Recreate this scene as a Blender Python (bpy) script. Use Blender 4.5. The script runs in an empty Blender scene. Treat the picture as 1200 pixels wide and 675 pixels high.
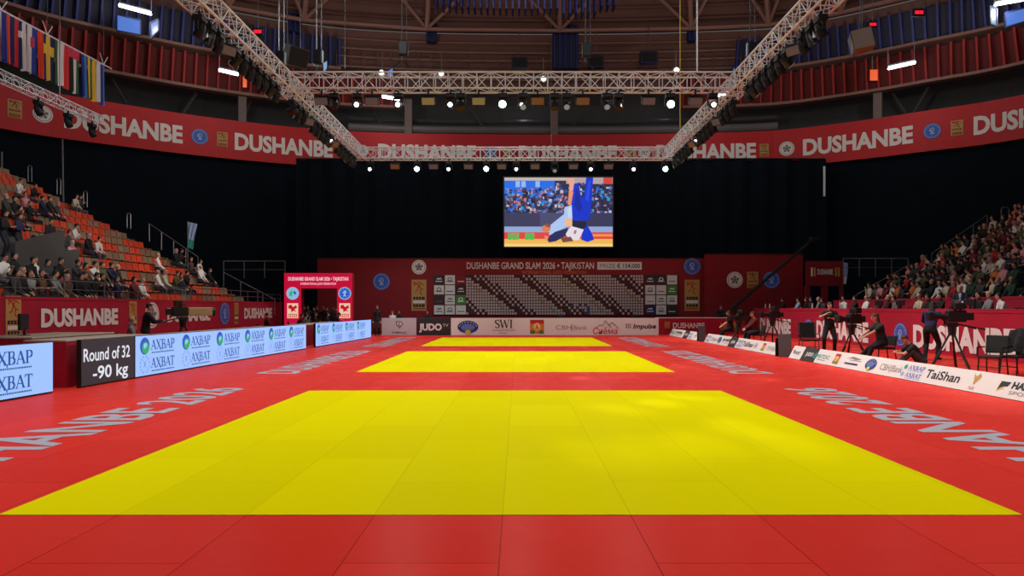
import bpy, bmesh, math, random
import numpy as np
from mathutils import Vector, Matrix, Quaternion
random.seed(7)
C = bpy.context.scene.collection
PI = math.pi
V = Vector
F, CX, CY, EYE = 800.0, 607.0, 360.0, 1.624     # focal length and vanishing point in pixels of the 1200x675 frame, eye height

def at(px, py, Y):
    """world point at depth Y seen at pixel (px, py)"""
    return V(((px - CX) * Y / F, Y, EYE + (CY - py) * Y / F))

def lin(r, g, b):
    f = lambda c: (c / 255 / 12.92) if c / 255 <= .04045 else ((c / 255 + .055) / 1.055) ** 2.4
    return (f(r), f(g), f(b), 1)

MATS = {}
def mat(name, rgb, rough=.6, metal=0, emit=0, noise=0, nscale=8, spec=.5):
    if name in MATS: return MATS[name]
    m = bpy.data.materials.new(name); m.use_nodes = True
    nt = m.node_tree; b = nt.nodes['Principled BSDF']
    c = lin(*rgb)
    b.inputs['Base Color'].default_value = c
    b.inputs['Roughness'].default_value = rough
    b.inputs['Metallic'].default_value = metal
    b.inputs['Specular IOR Level'].default_value = spec
    if emit:
        b.inputs['Emission Color'].default_value = c
        b.inputs['Emission Strength'].default_value = emit
        b.inputs['Base Color'].default_value = (c[0] * .06, c[1] * .06, c[2] * .06, 1)
    if noise:
        tc = nt.nodes.new('ShaderNodeTexCoord'); n = nt.nodes.new('ShaderNodeTexNoise')
        n.inputs['Scale'].default_value = nscale; n.inputs['Detail'].default_value = 3
        nt.links.new(tc.outputs['Object'], n.inputs['Vector'])
        r = nt.nodes.new('ShaderNodeMapRange')
        r.inputs['To Min'].default_value = 1 - noise; r.inputs['To Max'].default_value = 1 + noise
        nt.links.new(n.outputs['Fac'], r.inputs['Value'])
        h = nt.nodes.new('ShaderNodeVectorMath'); h.operation = 'SCALE'
        h.inputs[0].default_value = c[:3]
        nt.links.new(r.outputs['Result'], h.inputs['Scale'])
        nt.links.new(h.outputs['Vector'], b.inputs['Base Color'])
    MATS[name] = m
    return m

def mat_objcol(name, rough=.8, noise=.15):
    """cloth or plastic whose colour is the object's own colour"""
    m = bpy.data.materials.new(name); m.use_nodes = True
    nt = m.node_tree; b = nt.nodes['Principled BSDF']; b.inputs['Roughness'].default_value = rough
    oi = nt.nodes.new('ShaderNodeObjectInfo'); tc = nt.nodes.new('ShaderNodeTexCoord'); n = nt.nodes.new('ShaderNodeTexNoise')
    n.inputs['Scale'].default_value = 9
    nt.links.new(tc.outputs['Object'], n.inputs['Vector'])
    r = nt.nodes.new('ShaderNodeMapRange'); r.inputs['To Min'].default_value = 1 - noise; r.inputs['To Max'].default_value = 1 + noise
    nt.links.new(n.outputs['Fac'], r.inputs['Value'])
    h = nt.nodes.new('ShaderNodeVectorMath'); h.operation = 'SCALE'
    nt.links.new(oi.outputs['Color'], h.inputs[0]); nt.links.new(r.outputs['Result'], h.inputs['Scale'])
    nt.links.new(h.outputs['Vector'], b.inputs['Base Color'])
    MATS[name] = m
    return m

class MB:
    """collects shapes and links them as one mesh object"""
    def __init__(s): s.v = []; s.f = []; s.m = []; s.mats = []
    def mi(s, m):
        if m not in s.mats: s.mats.append(m)
        return s.mats.index(m)
    def add(s, vs, fs, m):
        k = len(s.v); i = s.mi(m)
        s.v.extend(tuple(p) for p in vs)
        for f in fs: s.f.append([a + k for a in f]); s.m.append(i)
        return s
    def box(s, lo, hi, m, M=None):
        x0, y0, z0 = lo; x1, y1, z1 = hi
        vs = [V(p) for p in ((x0,y0,z0),(x1,y0,z0),(x1,y1,z0),(x0,y1,z0),(x0,y0,z1),(x1,y0,z1),(x1,y1,z1),(x0,y1,z1))]
        if M: vs = [M @ p for p in vs]
        return s.add(vs, [(0,3,2,1),(4,5,6,7),(0,1,5,4),(1,2,6,5),(2,3,7,6),(3,0,4,7)], m)
    def rbox(s, lo, hi, m, r=.02, M=None):
        """box with bevelled edges"""
        bm = bmesh.new(); bmesh.ops.create_cube(bm, size=1)
        lo = V(lo); hi = V(hi); c = (lo + hi) / 2; d = hi - lo
        for v in bm.verts: v.co = V((v.co.x * d.x, v.co.y * d.y, v.co.z * d.z)) + c
        bmesh.ops.bevel(bm, geom=list(bm.edges), offset=min(r, .45 * min(d)), segments=2, affect='EDGES', profile=.5)
        bm.verts.index_update()
        vs = [(M @ v.co if M else v.co.copy()) for v in bm.verts]; fs = [[v.index for v in f.verts] for f in bm.faces]
        bm.free()
        return s.add(vs, fs, m)
    def tube(s, p, q, r, m, n=6, r2=None):
        p = V(p); q = V(q); r2 = r if r2 is None else r2
        d = (q - p)
        if d.length < 1e-6: return s
        d.normalize()
        a = d.orthogonal().normalized(); b = d.cross(a)
        vs = []
        for (c, rr) in ((p, r), (q, r2)):
            for k in range(n):
                t = 2 * PI * k / n
                vs.append(c + a * (rr * math.cos(t)) + b * (rr * math.sin(t)))
        fs = [(k, (k + 1) % n, n + (k + 1) % n, n + k) for k in range(n)]
        fs += [tuple(range(n - 1, -1, -1)), tuple(range(n, 2 * n))]
        return s.add(vs, fs, m)
    def path(s, pts, r, m, n=6):
        for a, b in zip(pts, pts[1:]): s.tube(a, b, r, m, n)
        return s
    def ball(s, c, r, m, n=10, k=6):
        c = V(c); r = V(r) if hasattr(r, '__len__') else V((r, r, r))
        vs = [c + V((0, 0, -r.z))]
        for j in range(1, k):
            t = -PI / 2 + PI * j / k
            for i in range(n):
                a = 2 * PI * i / n
                vs.append(c + V((r.x * math.cos(t) * math.cos(a), r.y * math.cos(t) * math.sin(a), r.z * math.sin(t))))
        vs.append(c + V((0, 0, r.z)))
        fs = [(0, 1 + (i + 1) % n, 1 + i) for i in range(n)]
        for j in range(k - 2):
            for i in range(n):
                a = 1 + j * n + i; b = 1 + j * n + (i + 1) % n
                fs.append((a, b, b + n, a + n))
        e = len(vs) - 1; o = 1 + (k - 2) * n
        fs += [(e, o + i, o + (i + 1) % n) for i in range(n)]
        return s.add(vs, fs, m)
    def poly(s, pts, m): return s.add(pts, [tuple(range(len(pts)))], m)
    def flat(s, o, u, v, pts, m):
        """polygon with 2D points on the plane o + x*u + y*v"""
        return s.poly([o + u * a + v * b for a, b in pts], m)
    def rect(s, o, u, v, x0, y0, x1, y1, m): return s.flat(o, u, v, [(x0,y0),(x1,y0),(x1,y1),(x0,y1)], m)
    def disc(s, o, u, v, x, y, rx, m, ry=None, n=24):
        ry = rx if ry is None else ry
        return s.flat(o, u, v, [(x + rx * math.cos(2*PI*k/n), y + ry * math.sin(2*PI*k/n)) for k in range(n)], m)
    def mesh(s, name):
        me = bpy.data.meshes.new(name); me.from_pydata(s.v, [], s.f)
        for m in s.mats: me.materials.append(m)
        me.polygons.foreach_set('material_index', s.m); me.update()
        return me
    def build(s, name, parent=None, loc=None, smooth=False):
        me = s.mesh(name)
        if smooth: me.polygons.foreach_set('use_smooth', [True] * len(me.polygons))
        o = bpy.data.objects.new(name, me); C.objects.link(o)
        if parent: o.parent = parent
        if loc: o.location = loc
        return o

def tag(o, label=None, cat=None, group=None, kind=None):
    if label: o['label'] = label
    if cat: o['category'] = cat
    if group: o['group'] = group
    if kind: o['kind'] = kind
    return o
def thing(name, label, cat, loc=(0, 0, 0), rotz=0, group=None):
    o = bpy.data.objects.new(name, None); C.objects.link(o)
    o.location = loc; o.rotation_euler = (0, 0, rotz); o.empty_display_size = .2
    return tag(o, label, cat, group)
def struct(o): o['kind'] = 'structure'; return o
def copy_tree(o, parent=None):
    c = o.copy(); C.objects.link(c); c.parent = parent
    for ch in list(o.children): copy_tree(ch, c)
    return c
ONES = 'first second third fourth fifth sixth seventh eighth ninth tenth eleventh twelfth thirteenth fourteenth fifteenth sixteenth seventeenth eighteenth nineteenth'.split()
def nth(k):
    if k <= 19: return ONES[k - 1]
    t = {2: 'twent', 3: 'thirt', 4: 'fort', 5: 'fift'}[k // 10]
    return t + 'ieth' if k % 10 == 0 else t + 'y-' + ONES[k % 10 - 1]

# ---------------------------------------------------------------- lettering
TXT = {}
def text_geo(s, bold=0., shear=0.):
    key = (s, bold, shear)
    if key in TXT: return TXT[key]
    cu = bpy.data.curves.new('lettering', 'FONT'); cu.body = s; cu.size = 1; cu.offset = bold; cu.shear = shear
    cu.resolution_u = 3; cu.fill_mode = 'FRONT'; cu.dimensions = '2D'
    o = bpy.data.objects.new('lettering', cu); C.objects.link(o)
    dg = bpy.context.evaluated_depsgraph_get(); dg.update()
    me = bpy.data.meshes.new_from_object(o.evaluated_get(dg))
    vs = [(v.co.x, v.co.y) for v in me.vertices]; fs = [list(p.vertices) for p in me.polygons]
    bpy.data.objects.remove(o); bpy.data.curves.remove(cu); bpy.data.meshes.remove(me)
    x0 = min(v[0] for v in vs); x1 = max(v[0] for v in vs)
    cap = .727
    vs = [((x - x0) / cap, y / cap) for x, y in vs]
    TXT[key] = (vs, fs, (x1 - x0) / cap)
    return TXT[key]
def put_text(B, s, o, u, v, m, h, W=None, x=0., y=0., al='l', bold=.0, shear=0., warp=None):
    """letters of cap height h on the plane o + u*x + v*y, squeezed to width W; warp bends (x, y) onto another surface"""
    vs, fs, w = text_geo(s, bold, shear)
    sx = (W / w) if W else h
    w *= sx
    x -= {'l': 0, 'c': w / 2, 'r': w}[al]
    if warp: pts = [warp(x + a * sx, y + b * h) for a, b in vs]
    else: pts = [o + u * (x + a * sx) + v * (y + b * h) for a, b in vs]
    B.add(pts, fs, m)

# ---------------------------------------------------------------- materials
WHITE = mat('white_print', (225, 222, 218), .6)
OFFW = mat('offwhite_board', (232, 228, 222), .6, noise=.03)
BLACK = mat('black_plastic', (16, 16, 18), .45, noise=.15)
DARK = mat('dark_board', (40, 40, 42), .6, noise=.05)
GREY = mat('grey_plastic', (95, 95, 98), .6, noise=.05)
STEEL = mat('galvanised_rail', (120, 120, 122), .4, .8, noise=.1)
ALU = mat('truss_aluminium', (222, 230, 236), .45, 0, noise=.05)
RCLOTH = mat('red_cloth', (172, 8, 46), .8, noise=.12, nscale=2)
RBAN = mat('red_banner_vinyl', (194, 10, 22), .6, noise=.1, nscale=.6)
MAROON = mat('maroon_panel', (140, 12, 24), .7, noise=.12, nscale=1)
LETTER = mat('banner_letter_white', (236, 230, 224), .6)
GOLD = mat('gold_print', (190, 150, 80), .6, noise=.2, nscale=6)
NAVY = mat('navy_print', (25, 40, 95), .6)
BLUEP = mat('blue_print', (60, 95, 190), .6)
LBLUE = mat('light_blue_print', (150, 175, 220), .6)
REDP = mat('red_print', (190, 30, 30), .6)
GREENP = mat('green_print', (60, 140, 50), .6)
TEALP = mat('teal_print', (50, 150, 140), .6)
ORANGEP = mat('orange_print', (225, 120, 40), .6)
YELLOWP = mat('yellow_print', (225, 200, 60), .6)
INK = mat('ink_print', (35, 35, 38), .6)
GREYP = mat('grey_print', (130, 125, 125), .6)
DRAPE = mat('black_drape', (15, 22, 30), .95, noise=.3, nscale=.8, spec=.1)
CONC = mat('dark_concrete', (70, 68, 68), .85, noise=.2, nscale=2)
VOID = mat('dark_wall_paint', (24, 26, 28), .9, noise=.2, nscale=1)
BROWN = mat('brown_roof_deck', (104, 72, 64), .8, noise=.2, nscale=.5)
BEAM = mat('brown_steel_beam', (142, 104, 92), .6, noise=.15, nscale=1)
COLM = mat('pale_column_paint', (120, 105, 100), .7, noise=.1)
REDS = mat('red_slat_paint', (165, 22, 14), .6, noise=.15, nscale=1)
REDB = mat('dark_red_backing', (100, 12, 12), .7)
BLUES = mat('blue_slat_paint', (22, 42, 125), .5, noise=.15, nscale=1)
BLUEB = mat('dark_blue_backing', (14, 22, 62), .6)
DUCT = mat('duct_metal', (125, 122, 122), .45, .5, noise=.1)
PAPER = mat('white_paper', (230, 228, 222), .7)
WOOD = mat('pale_table_laminate', (185, 165, 150), .5, noise=.05)
# light giving surfaces
LEDBG = mat('led_pale_blue', (150, 188, 255), .4, emit=1.08)
LEDTX = mat('led_blue_text', (20, 92, 160), .4, emit=.8)
LEDDK = mat('led_dark_teal', (10, 95, 130), .4, emit=.8)
LEDGR = mat('led_green', (40, 190, 110), .4, emit=.8)
LEDLN = mat('led_line', (120, 170, 235), .4, emit=.8)
LEDBK = mat('led_off_black', (50, 50, 57), .6, emit=.8)
LEDWH = mat('led_white_text', (225, 230, 240), .4, emit=.95)
LEDRED = mat('led_red_arch', (215, 12, 62), .4, emit=.75)
LEDPK = mat('led_pale_text', (255, 200, 215), .4, emit=.9)
LEDBL = mat('led_emblem_blue', (40, 95, 215), .4, emit=.8)
LEDLB = mat('led_emblem_pale', (150, 200, 235), .4, emit=.8)
LEDGD = mat('led_cream', (255, 215, 175), .4, emit=.8)
LENS_W = mat('lamp_lens_white', (240, 245, 240), .3, emit=9)
LENS_G = mat('lamp_lens_green_white', (190, 255, 225), .3, emit=28)
LENS_D = mat('lamp_lens_dim', (150, 160, 165), .3, emit=.5)
FLOOD_Y = mat('flood_face_warm', (190, 160, 100), .4, emit=.3)
FLOOD_R = mat('flood_face_pink', (160, 128, 118), .4, emit=.18)
FLOOD_O = mat('flood_face_orange', (165, 105, 62), .4, emit=.25)
TUBE = mat('fluorescent_tube', (245, 250, 255), .3, emit=7)
PANE = mat('lit_blue_pane', (95, 135, 225), .3, emit=.75)
PANEL2 = mat('lit_pale_pane', (150, 190, 230), .3, emit=.7)
REDLED = mat('red_clock_digits', (235, 30, 50), .3, emit=1.2)
ORLAMP = mat('orange_lit_box', (240, 90, 30), .3, emit=.9)
SEATM = mat_objcol('seat_plastic', .5, .08)
TOPM = mat_objcol('top_cloth', .85, .2)
def skin_mats():
    m = mat('skin', (205, 150, 122), .6, noise=.06); h = mat('dark_hair', (26, 20, 18), .6, noise=.3, nscale=30)
    t = mat('dark_trousers', (34, 34, 42), .85, noise=.2); s = mat('dark_shoe', (22, 20, 20), .5)
    e = mat('eye_dark', (20, 16, 14), .3); l = mat('lip', (160, 85, 78), .5)
    return {'skin': m, 'hair': h, 'trousers': t, 'shoe': s, 'eye': e, 'lip': l, 'top': TOPM}
SK = skin_mats()
# ---------------------------------------------------------------- floor and mats
def mat_tatami(name, c1, c2, seam, rough, ox, oy, spec):
    m = bpy.data.materials.new(name); m.use_nodes = True
    nt = m.node_tree; L = nt.links.new; nt.nodes.remove(nt.nodes['Principled BSDF'])
    b = nt.nodes.new('ShaderNodeBsdfDiffuse'); gl = nt.nodes.new('ShaderNodeBsdfGlossy'); mx = nt.nodes.new('ShaderNodeMixShader')
    lw = nt.nodes.new('ShaderNodeLayerWeight'); lw.inputs['Blend'].default_value = .5; pw = nt.nodes.new('ShaderNodeMath'); pw.operation = 'POWER'; pw.inputs[1].default_value = 6
    mu = nt.nodes.new('ShaderNodeMath'); mu.operation = 'MULTIPLY'; mu.inputs[1].default_value = spec; L(lw.outputs['Facing'], pw.inputs[0]); L(pw.outputs[0], mu.inputs[0]); L(mu.outputs[0], mx.inputs[0]); L(b.outputs[0], mx.inputs[1]); L(gl.outputs[0], mx.inputs[2]); L(mx.outputs[0], nt.nodes['Material Output'].inputs['Surface'])
    geo = nt.nodes.new('ShaderNodeNewGeometry'); sp = nt.nodes.new('ShaderNodeSeparateXYZ'); L(geo.outputs['Position'], sp.inputs[0])
    cb = nt.nodes.new('ShaderNodeCombineXYZ')
    ax = nt.nodes.new('ShaderNodeMath'); ax.inputs[1].default_value = oy; L(sp.outputs['Y'], ax.inputs[0]); L(ax.outputs[0], cb.inputs['X'])
    ay = nt.nodes.new('ShaderNodeMath'); ay.inputs[1].default_value = ox; L(sp.outputs['X'], ay.inputs[0]); L(ay.outputs[0], cb.inputs['Y'])
    br = nt.nodes.new('ShaderNodeTexBrick'); L(cb.outputs[0], br.inputs['Vector'])
    br.inputs['Scale'].default_value = 1; br.inputs['Brick Width'].default_value = 2; br.inputs['Row Height'].default_value = 1
    br.inputs['Mortar Size'].default_value = .005; br.inputs['Mortar Smooth'].default_value = .3
    br.inputs['Color1'].default_value = lin(*c1); br.inputs['Color2'].default_value = lin(*c2); br.inputs['Mortar'].default_value = lin(*seam)
    br.offset = .5
    L(br.outputs['Color'], b.inputs['Color'])
    n = nt.nodes.new('ShaderNodeTexNoise'); n.inputs['Scale'].default_value = 1.3; n.inputs['Detail'].default_value = 4
    L(geo.outputs['Position'], n.inputs['Vector'])
    r = nt.nodes.new('ShaderNodeMapRange'); r.inputs['To Min'].default_value = rough - .04; r.inputs['To Max'].default_value = rough + .06
    L(n.outputs['Fac'], r.inputs['Value']); L(r.outputs['Result'], gl.inputs['Roughness'])
    n2 = nt.nodes.new('ShaderNodeTexNoise'); n2.inputs['Scale'].default_value = 220
    L(geo.outputs['Position'], n2.inputs['Vector'])
    bp = nt.nodes.new('ShaderNodeBump'); bp.inputs['Strength'].default_value = .06; bp.inputs['Distance'].default_value = .01
    L(n2.outputs['Fac'], bp.inputs['Height']); L(bp.outputs['Normal'], b.inputs['Normal'])
    MATS[name] = m
    return m
RTAT = mat_tatami('red_tatami_vinyl', (224, 56, 46), (216, 50, 42), (165, 30, 26), .26, .12, -.33, .15)
YTAT = mat_tatami('yellow_tatami_vinyl', (234, 222, 0), (226, 214, 0), (214, 202, 0), .3, .12, -.33, .02)
FLTX = mat('floor_letter_grey', (172, 170, 184), .5, noise=.05)

MX = -.06
MATY = ((5.33, 13.27), (17.08, 25.05), (28.45, 36.5))
b = MB(); b.box((-14, -3, -.08), (17.3, 41, 0), RTAT)
floor = struct(b.build('floor'))
b = MB(); b.box((-45, -3, -.3), (45, 70, -.09), VOID)
struct(b.build('floor_concrete'))
where = ('nearest to the front', 'in the middle of the row', 'farthest from the front beside the white sponsor boards')
for k, (y0, y1) in enumerate(MATY):
    b = MB(); b.box((MX - 4, y0, 0.0005), (MX + 4, y1, .004), YTAT)
    tag(b.build('judo_mat'), ('large yellow judo contest mat ' + where[k]), 'mat', 'yellow contest mats')
    yc = (y0 + y1) / 2
    for x0 in (-5.45, 6.22):
        b = MB(); put_text(b, 'DUSHANBE 2026', V((x0, yc, .004)), V((0, 1, 0)), V((-1, 0, 0)), FLTX, 1.0, W=8.8, al='c', bold=.022)
        b.build('lettering', floor)

# ---------------------------------------------------------------- upper ring: red banner, void behind it, slat bands, roof
RING = [(-40, 4), (-40.5, 20), (-38.5, 34), (-33.8, 44.5), (-28.2, 49.9), (-22.1, 54), (-16, 56.6), (-9, 57.8), (0, 58.2), (9, 58.1), (16, 57.6), (21.6, 56.8), (26.5, 54.2), (30.5, 51.2), (35, 47.2), (39.5, 38), (41.5, 24), (41, 4)]
def catmull(P, n):
    out = []
    for i in range(len(P) - 1):
        p0 = V(P[max(i - 1, 0)]); p1 = V(P[i]); p2 = V(P[i + 1]); p3 = V(P[min(i + 2, len(P) - 1)])
        for k in range(n):
            t = k / n
            out.append(.5 * ((2 * p1) + (p2 - p0) * t + (2 * p0 - 5 * p1 + 4 * p2 - p3) * t * t + (3 * p1 - p0 - 3 * p2 + p3) * t ** 3))
    return out + [V(P[-1])]
RC = catmull(RING, 10)
RN = []
for i, p in enumerate(RC):
    d = (RC[min(i + 1, len(RC) - 1)] - RC[max(i - 1, 0)]).normalized()
    RN.append(V((d.y, -d.x)))          # points inward
RS = [0]
for a, b_ in zip(RC, RC[1:]): RS.append(RS[-1] + (b_ - a).length)
def ring_at(s, off=0):
    s = min(max(s, 0), RS[-1] - 1e-4)
    i = np.searchsorted(RS, s, side='right') - 1
    t = (s - RS[i]) / (RS[i + 1] - RS[i])
    p = RC[i].lerp(RC[i + 1], t); n = RN[i].lerp(RN[i + 1], t).normalized()
    return p + n * off, n
def ring_px(px):
    """arc length where the ring crosses the sight line of a pixel column"""
    best = None
    for i in range(len(RC) - 1):
        if RC[i].y < 8: continue
        q = CX + F * RC[i].x / RC[i].y; q2 = CX + F * RC[i + 1].x / RC[i + 1].y
        if q <= px < q2: return RS[i] + (RS[i + 1] - RS[i]) * (px - q) / (q2 - q)
    return RS[-1] if px > 600 else 0
def ring_wall(B, z0, z1, m, off0=0, off1=0, s0=None, s1=None, n=None):
    s0 = 0 if s0 is None else s0; s1 = RS[-1] if s1 is None else s1
    n = n or max(2, int((s1 - s0) / 1.2))
    vs = []
    for k in range(n + 1):
        s = s0 + (s1 - s0) * k / n
        p, _ = ring_at(s, off0); q, _ = ring_at(s, off1)
        vs += [V((p.x, p.y, z0)), V((q.x, q.y, z1))]
    B.add(vs, [(2 * k, 2 * k + 2, 2 * k + 3, 2 * k + 1) for k in range(n)], m)

BZ0, BZ1 = 13.3, 16.35
b = MB(); ring_wall(b, -.1, BZ1 - .12, DRAPE, -.42, -.42)
struct(b.build('wall_drape'))
b = MB()
ring_wall(b, BZ0, BZ1, RBAN); ring_wall(b, BZ1, BZ1, RBAN, 0, -.35); ring_wall(b, BZ0, BZ0, RBAN, -.35, 0)
banner = tag(b.build('ring_banner'), 'long red banner with white lettering wrapped round the balcony under the roof', 'banner')

def emblem(B, o, u, v, r, kind, n, scale=.004):
    """round and square event marks printed on banners"""
    lift = lambda k: o + n * (scale * k)
    if kind == 'white':
        B.disc(lift(1), u, v, 0, 0, r, LETTER); B.disc(lift(2), u, v, 0, 0, r * .86, GREYP); B.disc(lift(3), u, v, 0, 0, r * .8, LETTER)
        for k in range(5):
            a = PI / 2 + 2 * PI * k / 5; c, s_ = math.cos(a), math.sin(a)
            B.flat(lift(4), u, v, [(c*x - s_*y, s_*x + c*y) for x, y in ((.1*r,-.08*r),(.42*r,-.2*r),(.6*r,0),(.42*r,.2*r),(.1*r,.08*r))], GREYP)
        B.disc(lift(4), u, v, 0, 0, r * .14, GREYP, n=12)
    elif kind == 'blue':
        B.disc(lift(1), u, v, 0, 0, r, BLUEP); B.disc(lift(2), u, v, 0, 0, r * .9, LBLUE); B.disc(lift(3), u, v, 0, 0, r * .82, BLUEP)
        for k in range(12):
            a = 2 * PI * k / 12
            B.disc(lift(4), u, v, .68 * r * math.cos(a), .68 * r * math.sin(a), r * .05, LBLUE, n=6)
        B.flat(lift(4), u, v, [(-.1*r,.42*r),(.16*r,.44*r),(.3*r,.1*r),(.12*r,-.1*r),(.32*r,-.42*r),(-.28*r,-.42*r),(-.1*r,-.12*r),(-.36*r,.02*r),(-.3*r,.2*r)], LBLUE)
        B.flat(lift(5), u, v, [(-.05*r,.3*r),(.08*r,.3*r),(.12*r,.08*r),(0,-.02*r)], NAVY)
    elif kind in ('gold', 'gold_tall'):
        tall = kind == 'gold_tall'; w, h = (r * .62, r * 1.3) if tall else (r * .72, r * 1.05); c = REDP if tall else MAROON
        B.rect(lift(1), u, v, -w, -h, w, h, GOLD)
        # two thrown and throwing figures as bent strokes
        for pts, t in (([(-.7,.62),(-.35,.8),(-.05,.6)], .16), ([(-.05,.6),(.25,.78),(.7,.66)], .14), ([(-.05,.6),(-.2,.34),(-.55,.22)], .14), ([(-.05,.6),(.28,.42),(.15,.16),(.5,.04)], .15), ([(.28,.42),(.66,.36)], .1)):
            for (xa, ya), (xb, yb) in zip(pts, pts[1:]):
                p, q = V((xa * w, ya * h)), V((xb * w, yb * h)); d = (q - p).normalized(); m_ = V((-d.y, d.x)) * t * w * .5
                B.flat(lift(2), u, v, [p - m_, q - m_ * .7, q + m_ * .7, p + m_], c)
        for x, y in ((-.62, .8), (.02, .82)): B.disc(lift(2), u, v, x * w, y * h, w * .13, c, n=10)
        for j, yy in enumerate((-.1, -.34, -.58)):
            B.rect(lift(2), u, v, -w * .78, (yy - .17) * h, w * .78, yy * h, (INK if tall else MAROON) if j != 1 else (LETTER if tall else GOLD))
            if j != 1:
                for k in range(3): B.rect(lift(3), u, v, (-.5 + .4 * k) * w, (yy - .14) * h, (-.4 + .4 * k) * w, (yy - .03) * h, GOLD)
        B.rect(lift(2), u, v, -w * .85, -.9 * h, w * .85, -.82 * h, c)

def ring_print(px0, px1, what, s0=None):
    """lettering or an emblem on the ring banner between two pixel columns of the photograph"""
    a, c = ring_px(px0), ring_px(px1)
    b = MB()
    if what in ('white', 'blue', 'gold'):
        p, n = ring_at((a + c) / 2, .03); u = V((-n.y, n.x, 0))
        emblem(b, V((p.x, p.y, 14.75)), u, V((0, 0, 1)), (c - a) / 2 if what != 'gold' else (c - a) / 1.5, what, V((n.x, n.y, 0)), .012)
        b.build('emblem', banner)
    else:
        def warp(x, y):
            p, n = ring_at(a + x, .03); return V((p.x, p.y, 14.12 + y))
        put_text(b, what, V(), V(), V(), LETTER, 1.28, W=c - a, bold=.04, warp=warp)
        b.build('lettering', banner)
for p0, p1, w in ((8,26,'gold'),(38,62,'white'),(75,214,'DUSHANBE'),(224,244,'blue'),(254,267,'gold'),(275,390,'DUSHANBE'),(400,411,'gold'),(418,432,'white'),(443,558,'DUSHANBE'),
                  (568,582,'blue'),(590,600,'gold'),(608,723,'DUSHANBE'),(734,744,'gold'),(748,762,'white'),(769,886,'DUSHANBE'),(890,901,'gold'),(913,931,'white'),(941,1070,'DUSHANBE'),(1082,1103,'blue'),(1114,1129,'gold'),(1141,1290,'DUSHANBE')):
    ring_print(p0, p1, w)

# concourse behind and above the banner
b = MB(); ring_wall(b, BZ1 - .05, BZ1 - .05, CONC, -.3, -6); struct(b.build('floor_concourse'))
b = MB(); ring_wall(b, BZ1, 22, CONC, -5.5, -5.5); struct(b.build('wall_concourse'))
b = MB()
for off, z, r in ((-1.2, 16.95, .38), (-2.6, 18.1, .2)):
    s0, s1 = ring_px(408), ring_px(912); N = 40
    pts = []
    for k in range(N + 1):
        p, _ = ring_at(s0 + (s1 - s0) * k / N, off); pts.append(V((p.x, p.y, z)))
    b.path(pts, r, DUCT if r > .3 else CONC, 10)
struct(b.build('trim_duct'))
for i, px in enumerate((285, 478, 650, 1027)):
    p, n = ring_at(ring_px(px), -.8)
    b = MB(); Mx = Matrix.Translation((p.x, p.y, 0)) @ Matrix.Rotation(math.atan2(n.x, -n.y), 4, 'Z')
    b.box((-.3, -.3, 16.3), (.3, .3, 19.4), COLM, Mx)
    struct(b.build('column'))
# inclined braces in the concourse
b = MB()
for px0, px1 in ((300, 285), (430, 455), (550, 575), (690, 660), (1035, 1060), (1090, 1060), (130, 160), (240, 215)):
    p, _ = ring_at(ring_px(px0), -2.2); q, _ = ring_at(ring_px(px1), -2.2)
    b.tube((p.x, p.y, 19.3), (q.x, q.y, 16.4), .12, CONC)
struct(b.build('beam_brace'))

def slat_band(name, pxa, pxb, z0, z1, off0, off1, mb, ms, step, depth):
    s0, s1 = ring_px(pxa) if pxa > 0 else 25, ring_px(pxb) if pxb < 1200 else RS[-1] - 22
    b = MB(); ring_wall(b, z0, z1, mb, off0, off1, s0, s1); ring_wall(b, z0 - .22, z0, BEAM, off0 + depth, off0 + depth, s0, s1)
    ring_wall(b, z0 - .22, z0 - .22, BEAM, off0 - .2, off0 + depth, s0, s1)
    k = s0
    while k < s1:
        p, n = ring_at(k, off0); q, _ = ring_at(k, off1)
        u = V((-n.y, n.x, 0)) * .07; d = V((n.x, n.y, 0)) * depth
        P0 = V((p.x, p.y, z0)); P1 = V((q.x, q.y, z1))
        vs = [P0 - u, P0 + u, P0 + u + d, P0 - u + d, P1 - u, P1 + u, P1 + u + d, P1 - u + d]
        b.add(vs, [(0,3,2,1),(4,5,6,7),(0,1,5,4),(1,2,6,5),(2,3,7,6),(3,0,4,7)], ms)
        k += step
    return struct(b.build(name))
slat_band('trim_red_slats', -1, 470, 18.7, 20.9, -.5, .3, REDB, REDS, .8, .5)
slat_band('trim_red_slats', 800, 1201, 18.7, 20.9, -.5, .3, REDB, REDS, .8, .5)
slat_band('trim_blue_slats', -1, 400, 21.4, 23.5, .4, 1.4, BLUEB, BLUES, .75, .5)
slat_band('trim_blue_slats', 860, 1201, 21.4, 23.5, .4, 1.4, BLUEB, BLUES, .75, .5)
b = MB(); ring_wall(b, 20.4, 24.2, BROWN, -.6, 1.0, ring_px(380), ring_px(880)); struct(b.build('wall_upper'))
b = MB(); ring_wall(b, 20.9, 21.2, BROWN, -.6, .6); ring_wall(b, 23.5, 24.2, BROWN, 1.0, 1.6); struct(b.build('trim_fascia'))
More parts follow.
